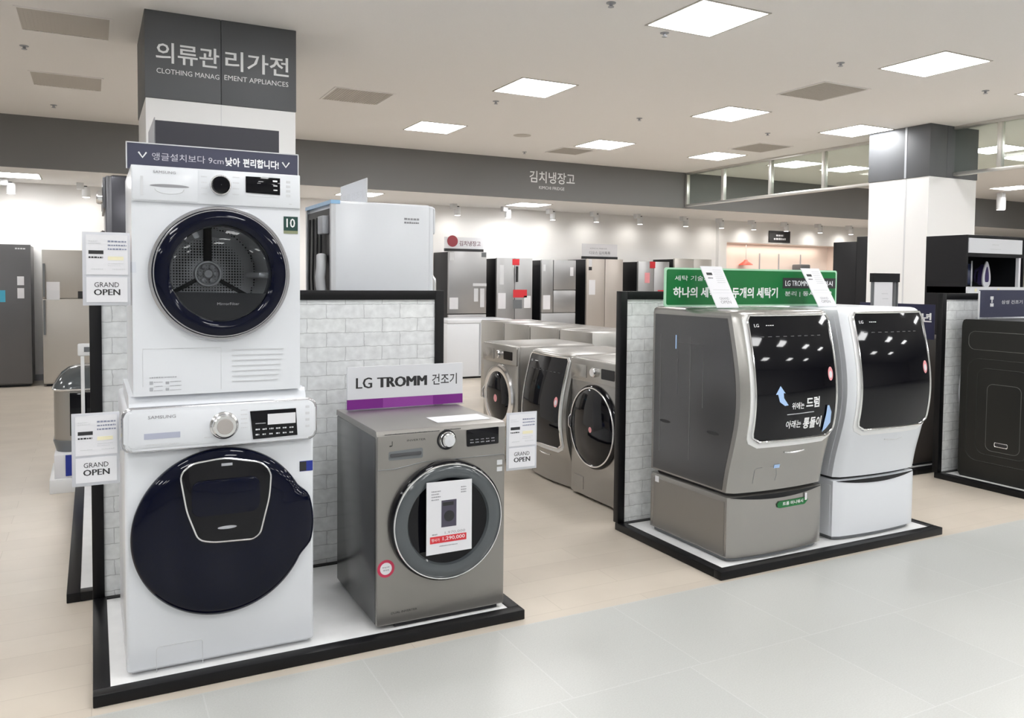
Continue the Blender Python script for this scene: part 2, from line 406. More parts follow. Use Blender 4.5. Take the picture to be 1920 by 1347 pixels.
names = [(-1.05, 'at the left photo edge'), (-.13, 'beside the dark stacked dryer'), (5.66, 'just above the white dryer side'), (6.66, 'right of the white dryer side'), (7.6, 'above the second fridge'), (8.57, 'below the soffit lettering'),
         (9.6, 'right of the soffit lettering'), (10.75, 'at the end of the solid soffit'), (11.7, 'first under the glass screen'), (12.6, 'second under the glass screen'), (13.55, 'third under the glass screen'), (14.6, 'fourth under the glass screen'), (15.6, 'nearest the right pillar')]
for i, (x, n) in enumerate(names):
    spot('white spotlight under the low ceiling, '+n, x, 10.12)
t = thing('spotlight', 'white spotlight on the ceiling right of the right pillar', 'spotlight', (17.3, 7.6, CZ), 0, 'white spotlights under the soffit ceiling')
bx(-.06, .06, -.06, .06, -.12, 0, .004).build('box', white2, t); MB().lathez([(.09, -.36), (.09, -.10)], 0, 0, 20).build('head', white2, t); MB().lathez([(.075, -.363), (.075, -.36)], 0, 0, 20).build('lens', lampface, t)

# glass draught screen
t = thing('glass_screen', 'glass draught screen with metal mullions hanging from the ceiling along the right aisle', 'glass screen', (9.55, 0, 0))
for a, b in ((-2, 3.34), (4.235, 8.55)):
    bx(-.006, .006, a, b, 2.93, 3.46).build('pane', clearglass, t, False)
    bx(-.03, .03, a, b, 2.885, 2.93, .004).build('bottom_rail', metalrail, t)
    bx(-.03, .03, a, b, 3.46, 3.5, .003).build('top_rail', metalrail, t)
for y in (.2, 2.76, 5.39, 6.46, 7.56, 8.52):
    bx(-.035, .035, y-.028, y+.028, 2.93, 3.46, .004).build('mullion', metalrail, t)

# ------------------------------------------------------------------ display stands
def display(label, x, y, wdt, dep, h, right=True):
    t = thing('display_stand', label, 'display stand', (x, y, 0))
    r = .058; hh = .045
    m = MB(); m.box(0, wdt, 0, r, 0, hh, .004); m.box(0, r, r, dep, 0, hh, .004); m.box(wdt-r, wdt, r, dep, 0, hh, .004); m.box(r, wdt-r, dep-.05, dep, 0, hh)
    m.build('base_rim', blackmatte, t)
    bx(r-.002, wdt-r+.002, r-.002, dep-.04, .004, hh-.004).build('deck', deck_m, t, False)
    for a in ((0, .05), (wdt-.05, wdt)): bx(a[0], a[1], dep-.03, dep+.02, hh, h, .003).build('post', blackmatte, t)
    bx(.05, wdt-.05, dep-.03, dep+.02, h-.05, h, .003).build('top_rail', blackmatte, t)
    bx(.05, wdt-.05, dep-.015, dep+.012, hh, h-.05).build('brick_panel', brick_m, t, False)
    return t
display('black framed white brick display stand under the stacked white machines', .0, -.02, 1.745, 1.02, 1.482)
display('black framed white brick display stand under the steel and white pedestal washers', 2.875, -.05, 1.77, .97, 1.482)
display('black framed white brick display stand at the right photo edge', 5.945, -.35, 1.9, 1.29, 1.472)

# ------------------------------------------------------------------ white washer with big dark door
def shell_front_hole(m, w_, z0, z1, cx, cz, R, y, dep, n=64):
    """box walls with a front plate pierced by a round hole"""
    hw = w_/2
    C = []; O = []
    for k in range(n):
        a = 2*PI*(k+.5)/n; ca, sa = math.cos(a), math.sin(a)
        C.append((cx+R*ca, y, cz+R*sa))
        tx = (hw-cx)/ca if ca > 0 else (-hw-cx)/ca; tz = (z1-cz)/sa if sa > 0 else (z0-cz)/sa; s = min(tx, tz)
        O.append((cx+s*ca, y, cz+s*sa))
    m.grid([C, O], True)
    m.grid([C, [(p[0], y+.04, p[2]) for p in C]], True)
    m._faces([(-hw, y, z0), (hw, y, z0), (hw, dep, z0), (-hw, dep, z0), (-hw, y, z1), (hw, y, z1), (hw, dep, z1), (-hw, dep, z1)],
             [(0, 3, 2, 1), (4, 5, 6, 7), (1, 2, 6, 5), (2, 3, 7, 6), (3, 0, 4, 7)])
    # corner fill of the front plate
    for sx in (-1, 1):
        for sz in (z0, z1):
            c = (sx*hw, y, sz)
            best = sorted(O, key=lambda p: (p[0]-c[0])**2+(p[2]-c[2])**2)[:2]
            m._faces([c, best[0], best[1]], [(0, 1, 2)])

def frontload_white():
    t = thing('washing_machine', 'white front loading washer with a huge dark navy door, under the white dryer', 'washing machine', (.461, .077, .045))
    b = MB(); b.box(-.349, .349, 0, .80, .012, .992, .014, 3); b.box(-.33, .33, .03, .77, 0, .012)
    body = b.build('body', white, t)
    sk = MB(); sk.prismx([(.0, .99), (.62, .99), (.60, 1.055), (.03, 1.055), (.012, 1.03)], -.332, .318); sk.build('stacking_plate', white, t)
    # control panel, chrome edged
    pan = MB().prism(rrect(-.352, .346, .858, 1.012, .03), -.040, .03, .010).build('control_panel', white, t)
    rim = rrect(-.352, .346, .858, 1.012, .03)
    MB().tube([(x, -.030, z) for x, z in rim], .0075, 8, True).build('chrome_trim', ringsilver, pan)
    y = -.040
    dr = MB().prism(rrect(-.335, -.013, .870, 1.002, .012), y-.0025, y, .002).build('detergent_drawer', white, t)
    bx(-.284, -.160, y-.0035, y-.002, .900, .922).build('handle_recess', mat('lavender_grey', (.40, .42, .52), .3), dr, False)
    L = MB(); letters(L, 'SAMSUNG', -.27, -.175, .975, .987, y-.0032, .01); L.build('lettering', greyink, dr, False)
    L = MB(); fineprint(L, -.28, -.165, .877, .005, y-.0026); fineprint(L, -.075, -.03, .89, .004, y-.0026); L.build('fine_print', lgrey, dr, False)
    L = MB()
    for k in range(5):
        fineprint(L, -.100, -.072, .975-k*.018, .005, y); fineprint(L, .058, .082, .985-k*.017, .005, y)
    for k in range(4): bars(L, [(.306, .322, .98-k*.026, .99-k*.026)], y)
    L.build('panel_print', lgrey, pan, False)
    kn = MB().lathe([(.053, 0), (.053, -.006), (.050, -.010), (.046, -.012), (.044, -.030), (.040, -.034), (0.001, -.034)], -.004, .933, 48, y0=y, cap=False).build('dial', chrome, t)
    MB().lathe([(.030, -.0345), (.028, -.037), (.001, -.037)], -.004, .933, 32, y0=y, cap=False).build('dial_cap', mat('warm_silver', (.42, .39, .37), .4, .3), kn)
    ds = MB().prism([(.103, .870), (.274, .874), (.268, .982), (.092, .981)], y-.004, y, .001).build('display', blackgloss, t)
    bars(MB(), [(.158, .266, .924, .966)], y-.0045).build('screen_film', paper, ds, False)
    L = MB()
    for k in range(6): fineprint(L, .112+k*.026, .128+k*.026, .905, .006, y-.0042); fineprint(L, .112+k*.026, .126+k*.026, .885, .006, y-.0042)
    fineprint(L, .112, .15, .93, .003, y-.0042); L.build('display_print', lgrey, ds, False)
    # dark door
    cx, cz = -.008, .518
    def outl(a):
        a = (a+PI) % (2*PI)-PI; lo, hi = math.radians(-26), math.radians(29)
        s = max(0, min(1, (a-lo)/math.radians(14)))*max(0, min(1, (hi-a)/math.radians(12)))
        return 1+.075*s*s*(3-2*s)
    R = .325
    dm = MB().lathe([(R*.99, 0), (R, -.012), (R*.995, -.030), (R*.97, -.040), (R*.9, -.050), (R*.75, -.060), (R*.5, -.068), (R*.25, -.071), (.001, -.072)], cx, cz, 128, outl, cap=False)
    dm.bm.verts.ensure_lookup_table()
    door = dm.build('door', navygloss, t)
    P = [(-.165, .767), (-.123, .803), (-.01, .815), (.128, .786), (.164, .744), (.157, .65), (.122, .507), (.096, .489), (-.05, .496), (-.103, .511), (-.143, .624)]
    P = [(x, z) for x, z in P][::-1]
    rp = roundpoly(P, .03)
    ad = MB().prism(rp, -.082, -.035, .006).build('add_door', blackgloss, door)
    def yd(x, z): return -.080
    MB().tube([(x, yd(x, z), z) for x, z in rp], .0040, 8, True).build('chrome_frame', chrome, ad)
    MB().prism(rrect(-.125, .12, .60, .735, .03), -.088, -.08, .004).build('inner_panel', navygloss, ad)
    MB().prism([(-.035+.07*math.cos(a)*.5+.035, .548+.006*math.sin(a)) for a in [2*PI*k/16 for k in range(16)]], -.0835, -.081).build('release_button', mgrey, ad)
    bx(-.02, .02, -.0835, -.082, .785, .795).build('hinge_cap', mgrey, ad)
    # sticker and drain cover
    s = bars(MB(), [(.291, .344, .715, .757)], -.0002).build('energy_sticker', bluepr, t, False)
    bars(MB(), [(.291, .318, .717, .755)], -.0011).build('sticker_print', ink, s, False); prop(s, 'blue sticker')
    MB().tube([(-.246, -.0004, .0), (-.246, -.0004, .088), (-.238, -.0004, .097), (-.088, -.0004, .097), (-.082, -.0004, .09), (-.082, -.0004, .0)], .0013, 6).build('drain_cover', lgrey, t)
    return t
frontload_white()

# ------------------------------------------------------------------ white stacked dryer
def dryer_white():
    t = thing('dryer', 'white tumble dryer with round chrome ringed window, stacked on the white washer', 'dryer', (.450, .077, 1.10))
    W, D, H = .61, .60, .855; cx, cz = .004, .46
    m = MB(); shell_front_hole(m, W, .0, H, cx, cz, .215, 0, D); body = m.build('body', white, t)
    bx(-.305, .305, -.008, .0, .722, H, .004).build('control_panel', white, t)
    y = -.008
    dr = MB().prism(rrect(-.302, -.077, .728, .850, .006), y-.003, y, .0015).build('water_drawer', white, t)
    lens = [(-.176+.068*math.cos(a), .782+(.0075*math.sin(a) if math.sin(a) > 0 else .004*math.sin(a))) for a in [2*PI*k/32 for k in range(32)]]
    MB().prism(lens, y-.004, y-.002).build('handle_recess', greyink, dr)
    arc = [(-.176+.05*math.cos(a), y-.0034, .772+.018*math.sin(a)) for a in [PI+PI*k/16 for k in range(17)]]
    MB().tube(arc, .0015, 6).build('handle_edge', lgrey, dr)
    bars(MB(), [(-.275, -.266, .745, .815)], y-.003).build('window_slot', lgrey, dr, False)
    L = MB(); letters(L, 'SAMSUNG', -.232, -.155, .828, .838, y-.0036, .01); L.build('lettering', greyink, dr, False)
    L = MB()
    for k in range(4):
        fineprint(L, -.066, -.045, .825-k*.022, .004, y); fineprint(L, .048, .072, .83-k*.022, .004, y)
        bars(L, [(.250, .266, .82-k*.018, .83-k*.018)], y)
    fineprint(L, .1, .225, .762, .003, y); bars(L, [(.262, .272, .737, .74)], y); L.build('panel_print', lgrey, t, False)
    kn = MB().ring(.032, .039, -.012, 0, .003, .797).xf(Matrix.Translation((0, y, 0))).build('dial_ring', chrome, t)
    MB().lathe([(.033, 0), (.032, -.026), (.028, -.030), (.001, -.030)], .003, .797, 40, y0=y, cap=False).build('dial', blackgloss, t)
    ds = MB().prism([(.096, .775), (.226, .772), (.226, .838), (.096, .838)], y-.003, y, .001).build('display', blackgloss, t)
    L = MB(); bars(L, [(.198, .215, .822, .828), (.2, .215, .805, .809), (.2, .215, .788, .792)], y-.0032); L.build('display_print', letterw, ds, False)
    # door
    dr = MB().lathe([(.215, .03), (.242, .0), (.246, -.020), (.240, -.034), (.22, -.042), (.198, -.042), (.185, -.034), (.18, -.01), (.18, .03), (.215, .03)], cx, cz, 96, cap=False).build('door', navygloss, t)
    MB().ring(.243, .257, -.022, 0, cx, cz, 96).build('chrome_ring', ringsilver, dr)
    MB().ring(.2365, .242, -.037, -.02, cx, cz, 96).build('inner_chrome_ring', ringsilver, dr)
    MB().lathe([(.184, -.036), (.16, -.043), (.12, -.048), (.06, -.051), (.001, -.052)], cx, cz, 72, cap=False).build('window', tglass, dr)
    ch = [(cx+.18*math.cos(a), cz+.18*math.sin(a)) for a in [math.radians(d) for d in range(203, 338, 3)]]
    MB().prism(ch, -.0335, -.02).build('door_panel', ink, dr)
    L = MB(); letters(L, 'MirrorFilter', cx-.02, cx+.06, .340, .350, -.0495); L.build('lettering', greyink, dr, False)
    # drum
    n = 72
    dm = MB(); dm.grid([[(cx+.205*math.cos(2*PI*k/n), yy, cz+.205*math.sin(2*PI*k/n)) for k in range(n)] for yy in (.03, .06, .44)], True)
    drum = dm.build('drum', drum_m, t)
    bk = MB(); bk.lathe([(.205, .44), (.19, .43), (.06, .42), (.001, .42)], cx, cz, 60, cap=False)
    bkm = bpy.data.materials.new('perforated_steel'); bkm.use_nodes = True; nt = bkm.node_tree; p = nt.nodes['Principled BSDF']; p.inputs['Metallic'].default_value = .5; p.inputs['Roughness'].default_value = .35
    vr = nt.nodes.new('ShaderNodeTexVoronoi'); vr.inputs['Scale'].default_value = 85; vr.inputs['Randomness'].default_value = 0; tc = nt.nodes.new('ShaderNodeTexCoord'); cr_ = nt.nodes.new('ShaderNodeValToRGB')
    cr_.color_ramp.elements[0].position = .30; cr_.color_ramp.elements[0].color = (.02, .02, .02, 1); cr_.color_ramp.elements[1].position = .36; cr_.color_ramp.elements[1].color = (.75, .75, .75, 1)
    nt.links.new(tc.outputs['Object'], vr.inputs['Vector']); nt.links.new(vr.outputs['Distance'], cr_.inputs[0]); nt.links.new(cr_.outputs[0], p.inputs['Base Color'])
    bk.build('drum_back', bkm, drum)
    for k in range(3):
        a = PI/2+2*PI*k/3
        q = MB(); q.box(-(.016 if k == 0 else .008), (.016 if k == 0 else .008), .395, .425, .05, .20, .004); q.xf(Matrix.Translation((cx, 0, cz)) @ Matrix.Rotation(-(a-PI/2), 4, 'Y')); q.build('drum_rib', blackpl, drum)
        q = MB(); q.box(-.012, .012, .08, .42, .155, .203, .008); q.xf(Matrix.Translation((cx, 0, cz)) @ Matrix.Rotation(-(a-PI/2+.5), 4, 'Y')); q.build('drum_lifter', drum_m, drum)
    hb = MB(); hb.ring(.045, .056, .385, .42, cx, cz, 40); hb.lathe([(.020, .385), (.016, .38), (.001, .38)], cx, cz, 24, cap=False)
    for k in range(6):
        q = 2*PI*k/6; hb.lathe([(.009, .41), (.009, .388), (.001, .386)], cx+.032*math.cos(q), cz+.032*math.sin(q), 12, cap=False)
    hb.build('fan_hub', drum_m, drum)
    # lower panels
    MB().tube([(-.272, -.0003, .035), (-.272, -.0003, .177), (.003, -.0003, .175), (.003, -.0003, .012)], .0011, 6).build('filter_cover', lgrey, t)
    L = MB(); fineprint(L, -.25, -.155, .066, .005, -.0002)
    for k in range(2): bars(L, [(-.25, -.238, .042-.024*k, .055-.024*k), (-.195, -.183, .042-.024*k, .052-.024*k)], -.0002)
    for k in range(3): fineprint(L, -.235, -.205, .05-.016*k, .003, -.0002); fineprint(L, -.18, -.14, .05-.016*k, .003, -.0002)
    L.build('cover_print', mgrey, t, False)
    L = MB()
    for k in range(7): L.box(.043, .24-.004*k, -.0025, .0, .163-k*.0205, .1665-k*.0205)
    L.build('louvre', lgrey, t, False)
    s = bars(MB(), [(.241, .297, .622, .690)], -.0002).build('warranty_sticker', dgreen, t, False); prop(s, 'dark green ten year sticker')
    L = MB(); letters(L, '10', .252, .286, .647, .682, -.0012, .02); L.build('lettering', letterw, s, False)
    bars(MB(), [(.241, .297, .622, .634)], -.001).build('sticker_band', mat('olive_band', sl((130, 135, 105)), .4), s, False)
    return t
dryer_white()

# navy header sign on the dryer
t = thing('header_sign', 'navy Korean header sign standing on the white dryer', 'sign', (.4545, .20, 1.955))
bx(-.318, .318, -.004, .004, 0, .097).build('board', navy, t, False)
m = MB(); m.box(-.322, -.318, -.006, .006, 0, .1); m.box(.318, .322, -.006, .006, 0, .1); m.box(-.322, .322, -.006, .006, .097, .101); m.build('clear_frame', lgrey, t, False)
bx(-.25, .25, .004, .07, 0, .006).build('foot', acrylic, t, False)
L = MB(); letters(L, '앵글설치보다 9cm', -.232, .028, .037, .066, -.0046); L.build('lettering', mat('pale_grey_letter', (.50, .50, .56), .5), t, False)
L = MB(); letters(L, '낮아', .035, .09, .033, .068, -.0046, .03); letters(L, '편리합니다!', .102, .242, .033, .068, -.0046, .03)
for c in (-.265, .27): L.tube([(c-.014, -.005, .064), (c, -.005, .044), (c+.014, -.005, .064)], .003, 6)
L.build('bold_lettering', letterw, t, False)

# ------------------------------------------------------------------ steel dryer
def dryer_steel():
    t = thing('dryer', 'grey steel tumble dryer with a price sheet on its round door', 'dryer', (1.3735, .06, .045))
    W, D, H = .604, .64, .855; hw = W/2
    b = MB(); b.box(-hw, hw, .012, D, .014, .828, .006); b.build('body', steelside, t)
    b = MB(); b.box(-hw+.02, hw-.02, .05, D-.02, 0, .014); b.build('plinth', blackpl, t)
    fp = MB(); fp.box(-hw, hw, 0, .03, .014, .836, .006, 3); fp.build('front_panel', steel, t)
    tp = MB(); tp.prismx([(.0, .832), (.012, .852), (.03, .856), (D, .856), (D+.004, .83), (.0, .826)], -hw-.001, hw+.001); tp.build('top_panel', steel, t)
    # control fascia: slightly proud with a curved lower edge
    pts = [(-hw+.002, .690)]+[(-.22+.02*k, .690+.018*(k/6)) for k in range(0, 7)]+[(.29, .708), (hw-.002, .700), (hw-.002, .834), (-hw+.002, .834)]
    fs = MB().prism(pts, -.004, .0, .0015).build('control_fascia', steel, t)
    MB().tube([(x, -.0035, z) for x, z in pts[:-2]], .0016, 6).build('fascia_seam', greyrubber, t)
    y = -.004
    dr = MB().prism(roundpoly([(-.252, .728), (-.098, .728), (-.098, .772), (-.252, .766)], .008), y-.001, y+.0, .0).build('drawer_recess', greyrubber, t)
    MB().prism(roundpoly([(-.246, .742), (-.106, .742), (-.104, .757), (-.246, .756)], .006), y-.004, y-.001, .001).build('drawer_grip', mat('dark_slot', (.06, .06, .065), .4), dr)
    kn = MB().lathe([(.037, 0), (.036, -.008), (.033, -.010), (.031, -.026), (.027, -.030), (.001, -.030)], .016, .797, 40, y0=y, cap=False).build('dial', chrome, t)
    MB().ring(.0365, .044, -.004, 0, .012, .797).xf(Matrix.Translation((0, y, 0))).build('dial_ring', blackpl, kn)  # black ring shifted left: the dial's shadow put in as dark colour
    MB().lathe([(.024, -.0305), (.001, -.032)], .016, .797, 32, y0=y, cap=False).build('dial_cap', lgrey, kn)
    ds = MB().prism(roundpoly([(.110, .757), (.266, .760), (.266, .836), (.108, .832)], .004), y-.003, y, .001).build('display', blackgloss, t)
    L = MB(); letters(L, 'INVERTER', -.17, -.085, .804, .812, y-.001)
    fineprint(L, -.30+.03, -.02, .838, .004, y-.001); fineprint(L, .0, .08, .84, .004, y-.001)
    letters(L, '♩', -.25, -.235, .787, .81, y-.001); L.build('fascia_print', ink, fs, False)
    L = MB()
    for k in range(5): fineprint(L, .125+k*.026, .142+k*.026, .772, .005, y-.0032); fineprint(L, .125+k*.026, .14+k*.026, .785, .004, y-.0032)
    L.build('display_print', greyink, ds, False)
    L = MB(); bars(L, [(.262, .288, .66, .682), (.262, .288, .63, .65)], -.0002); L.build('energy_label', lgrey, t, False)
    L = MB(); letters(L, 'DUAL INVERTER', -.238, -.12, .060, .069, -.0008); L.build('lettering', ink, t, False)
    bx(-.22, .27, .008, .02, .0, .014).build('kick_strip', blackpl, t)
    # door
    cx, cz = .010, .446
    dr = MB().lathe([(.262, 0), (.266, -.012), (.262, -.036), (.250, -.044), (.236, -.046)], cx, cz, 96, cap=False).build('door', blackgloss, t)
    MB().ring(.247, .254, -.051, -.036, cx, cz, 96).build('chrome_ring', chrome, dr)
    MB().lathe([(.2475, -.044), (.235, -.052), (.21, -.054), (.192, -.048), (.185, -.036)], cx, cz, 96, cap=False).build('smoked_ring', smoke, dr)
    MB().lathe([(.190, -.036), (.15, -.030), (.08, -.024), (.001, -.022)], cx, cz, 72, cap=False).build('window', blackgloss, dr)
    return t
dryer_steel()
def price_sheet():
    t = thing('price_sheet', 'white price sheet taped on the round door of the steel dryer', 'price sheet', (1.374, .0, .0))
    pts = [(-.104, .360), (.108, .362), (.107, .672), (-.104, .676)]
    bd = MB().prism(pts, -.0035, .0).build('sheet', paper, t, False)
    y = -.0036
    wm = bars(MB(), [(-.036, .034, .475, .592)], y).build('machine_picture', mat('plum_print', sl((70, 66, 82)), .5), t, False)
    q = MB(); q.lathe([(.024, 0), (.024, -.0012), (.001, -.0012)], 0, .522, 24, y0=y-.0008, cap=False); bars(q, [(-.03, .02, .568, .584)], y-.0008); q.build('picture_print', ink, wm, False)
    rb = bars(MB(), [(-.088, .082, .408, .438)], y).build('price_bar', red, t, False)
    L = MB(); letters(L, '1,290,000', -.03, .074, .415, .433, y-.0014, .01); letters(L, '행사가', -.082, -.044, .416, .430, y-.0014); L.build('lettering', letterw, rb, False)
    L = MB(); letters(L, '1,970,000', -.02, .076, .443, .455, y-.001); fineprint(L, -.078, -.055, .444, .006, y)
    for k in range(4): fineprint(L, -.082, -.04-.008*(k % 2), .632-k*.012, .005, y)
    for k in range(3): fineprint(L, .055, .08, .64-k*.011, .005, y)
    fineprint(L, -.045, .04, .392, .004, y); L.build('fine_print', greyink, t, False)
    t.location = (1.374, -.004, 0)
    return t
price_sheet()
t = thing('round_sticker', 'round red and white sticker on the lower front of the steel dryer', 'sticker', (1.112, .0598, .308))
MB().lathe([(.038, 0), (.038, -.001), (.001, -.001)], 0, 0, 40, cap=False).build('disc', crimson, t)
MB().lathe([(.026, -.001), (.026, -.0016), (.001, -.0016)], 0, 0, 32, cap=False).build('centre', paper, t)
q = MB(); fineprint(q, -.016, .016, .004, .006, -.0016); fineprint(q, -.012, .014, -.009, .006, -.0016); q.build('print', mgrey, t, False)
t = thing('paper_sheet', 'white paper sheet lying on top of the steel dryer', 'paper', (1.51, .2, .9015))
bx(-.13, .13, -.055, .09, 0, .0025).build('sheet', paper, t, False)
q = MB(); [q.box(-.11, .1, -.04+.02*k, -.036+.02*k, .0025, .003) for k in range(5)]; q.build('fine_print', lgrey, t, False)
t = thing('header_sign', 'white and purple dryer header sign on the steel dryer', 'sign', (1.411, .645, .9012))
bx(-.305, .305, -.005, .005, .052, .212).build('board', paper2, t, False)
pb = bx(-.305, .305, -.006, .005, .004, .052).build('purple_band', purple, t, False)
bx(-.125, .14, -.0068, -.006, .004, .0515).build('light_band', purple2, pb, False)
bx(-.305, .305, -.03, .035, 0, .004).build('foot', acrylic, t, False)
L = MB(); letters(L, 'LG', -.262, -.18, .105, .158, -.0056, .035); L.build('lettering', ink, t, False); L = MB(); letters(L, '건조기', .135, .272, .104, .160, -.0056, .01); L.build('lettering', ink, t, False)
L = MB(); letters(L, 'TROMM', -.155, .108, .105, .156, -.0056, .09); L.build('bold_lettering', ink, t, False)

# ------------------------------------------------------------------ upright price cards
def price_card(name_label, x, z, y=.075, w_=.155, h=.265, side=1, thin=.012, blue=False):
    """x: outer centre; side=+1 : the clip reaches right, -1 : left"""
    t = thing('price_card', name_label, 'price card', (x, y, z), 0, 'grand open price cards')
    hw = w_/2
    fr = MB(); fr.box(-hw, hw, 0, .004, 0, h, .001); fr.build('holder', mat('holder_grey', (.55, .56, .60), .3) if 'holder_grey' not in MATS else MATS['holder_grey'], t)
    sh = bx(-hw+.012, hw-.008, -.002, 0, h*.42, h-.010).build('price_sheet', paper, t, False)
    y_ = -.002; x0, x1 = -hw+.016, hw-.012
    L = MB(); bars(L, [(x0+.004, x0+.052, h*.70, h*.75)], y_); fineprint(L, x0+.004, x0+.05, h*.645, .006, y_); L.build('bold_print', ink, sh, False)
    L = MB()
    for k in range(3): fineprint(L, x0+.066, x1, h*(.865-.052*k), .006, y_)
    L.build('spec_print', mat('slate_print', (.22, .24, .33), .6) if 'slate_print' not in MATS else MATS['slate_print'], sh, False)
    L = MB(); fineprint(L, x0+.004, x0+.034, h*.87, .004, y_); fineprint(L, x0+.004, x0+.044, h*.84, .004, y_); fineprint(L, x0+.066, x1-.01, h*.57, .003, y_); fineprint(L, x0+.066, x1-.02, h*.54, .003, y_)
    fineprint(L, x0+.012, x0+.05, h*.49, .004, y_); fineprint(L, x0+.08, x1-.004, h*.49, .004, y_); L.build('fine_print', lgrey, sh, False)
    bars(MB(), [(x0+.066, x1-.01, h*.62, h*.67)], y_).build('yellow_strip', yellow, sh, False)
    gs = bx(-hw+.012, hw-.010, -.002, 0, .012, h*.385).build('opening_sheet', paper, t, False)
    L = MB(); letters(L, 'GRAND', -.040, .040, .066, .084, y_-.0005, .0); letters(L, 'OPEN', -.042, .044, .037, .059, y_-.0005, .05); L.build('lettering', ink, gs, False)
    cx = hw if side > 0 else -hw
    bx(min(cx, cx+side*.02), max(cx, cx+side*.02), .0015, .004, h*.45, h*.60).build('clip', acrylic, t, False)
    return t
price_card('upper grand open price card beside the white dryer', .0615, 1.440, side=1)
price_card('lower grand open price card beside the white washer', .020, .785, side=1)
price_card('grand open price card right of the steel dryer', 1.767, .668, .07, .158, .268, side=-1)

# ------------------------------------------------------------------ curved front pedestal washers
def lerp_tab(tab, z):
    """smooth curve through the table's points"""
    n = len(tab); z = min(max(z, tab[0][0]), tab[-1][0])
    i = max(k for k in range(n-1) if tab[k][0] <= z+1e-9)
    def slope(k):
        p, q = tab[max(k-1, 0)], tab[min(k+1, n-1)]
        return (q[1]-p[1])/(q[0]-p[0])
    (a, p), (b, q) = tab[i], tab[i+1]; h = b-a; u = (z-a)/h
    return (2*u**3-3*u*u+1)*p+(u**3-2*u*u+u)*h*slope(i)+(3*u*u-2*u**3)*q+(u**3-u*u)*h*slope(i+1)
def curved_washer(label, loc, rz, bodym, sidem, pedestal=True, deco=None, W=.70, D=.70, H=1.35, group=None, scalez=1.0):
    t = thing('washing_machine', label, 'washing machine', loc, rz, group)
    hw = W/2; z0 = .372 if pedestal else .02
    prof = [(z0, .0), (z0+.12, .022), (z0+.25, .056), (z0+.36, .082), (z0+.46, .094), (z0+.55, .094), (z0+.65, .083), (z0+.75, .064), (z0+.85, .040), (z0+.935, .018), (z0+.978, .006)]
    k_ = (H-z0)/(.978); prof = [(z0+(z-z0)*k_, p) for z, p in prof]
    def front(x, z): return -(lerp_tab(prof, z)+.032*(1-(x/hw)**2))
    def ringat(z, inset=0, topdrop=0):
        pts = []; n = 16; a = hw-inset
        for k in range(n+1):
            u = -1+2*k/n; x = a*math.copysign(abs(u)**.8, u) if abs(u) < 1 else a*u
            e = max(0, abs(u)-.86)/.14
            pts.append((x, front(x, z)+inset+.022*e*e, z))
        pts += [(a, .06, z), (a, D-inset, z), (-a, D-inset, z), (-a, .06, z)]
        return pts
    # body loft
    m = MB(); zs = [z0+(H-z0)*k/26 for k in range(26)]
    rows = [ringat(z) for z in zs]+[ringat(H-.016, .003), ringat(H-.006, .012), ringat(H, .03)]
    R = m.grid(rows, True); m.bm.faces.new(R[0]); m.bm.faces.new(R[-1])
    body = m.build('body', bodym, t)
    # side panels
    for s in (-1, 1):
        q = MB(); x = s*(hw+.0025)
        fr = [(-lerp_tab(prof, z)+.055, z) for z in [z0+.01+(H-z0-.055)*k/16 for k in range(17)]]
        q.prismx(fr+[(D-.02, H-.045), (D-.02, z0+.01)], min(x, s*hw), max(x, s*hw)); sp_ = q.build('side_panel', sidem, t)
        if s < 0 and not (deco == 'small'):
            q = MB(); xx = -hw-.003
            for yy in (.13, .55): q.prismx([(yy+.05*math.cos(a), z0+.305*k_+.009*math.sin(a)) for a in [2*PI*k/12 for k in range(12)]], xx-.001, xx+.002)
            q.build('grip_slot', ink, sp_, False)
            q = MB()
            for yy in (.33, .60): q.tube([(xx, yy, z0+.12), (xx, yy, H-.16)], .002, 6)
            q.tube([(xx, .22, H-.55), (xx, .22, H-.2), (xx, .44, H-.2), (xx, .44, H-.5)], .0015, 6)
            q.build('pressed_line', pressed, sp_)
            bx(xx-.001, xx+.001, .455, .463, H-.24, H-.16).build('tag', skyblue, sp_, False)
    # dark glass shield door
    zt, zb = H-.026, z0+.285*k_
    def shield(off, xl, xr, ztop, zbot, rad, n=18, mz=26):
        rows = []
        for j in range(mz+1):
            v = j/mz; z = zbot+(ztop-zbot)*v
            dz = z-zbot; sh = 0
            if dz < rad: sh = rad-math.sqrt(max(0, rad*rad-(rad-dz)**2))
            dzt = ztop-z; rt_ = rad*.35
            if dzt < rt_: sh = max(sh, rt_-math.sqrt(max(0, rt_*rt_-(rt_-dzt)**2)))
            rows.append([((xl+sh)+(xr-xl-2*sh)*k/n, front((xl+sh)+(xr-xl-2*sh)*k/n, z)-off, z) for k in range(n+1)])
        return rows
    xl, xr = -.283*W/.7, .318*W/.7
    rw = shield(.010, xl, xr, zt, zb, .05)
    m = MB(); m.grid(rw)
    bk = [[(p[0], p[1]+.012, p[2]) for p in r] for r in rw]
    edge = [r[0] for r in rw]+rw[-1][1:-1]+[r[-1] for r in rw[::-1]]+rw[0][-2:0:-1]
    edgeb = [(p[0], p[1]+.014, p[2]) for p in edge]
    m.grid([edge, edgeb], True)
    door = m.build('glass_door', blackgloss, t)
    MB().tube(edge, .0070, 8, True).build('chrome_frame', polished, door)
    m = MB(); rwl = shield(.004, xl-.024, xr+.009, zt+.004, zb-.036, .075); m.grid(rwl); e2 = [r[0] for r in rwl]+rwl[-1][1:-1]+[r[-1] for r in rwl[::-1]]+rwl[0][-2:0:-1]
    m.grid([e2, [(p[0], p[1]+.008, p[2]) for p in e2]], True); m.build('door_surround', MATS['pale_trim'], t)
    def on(x, z, o=.0115): return (x, front(x, z)-o, z)
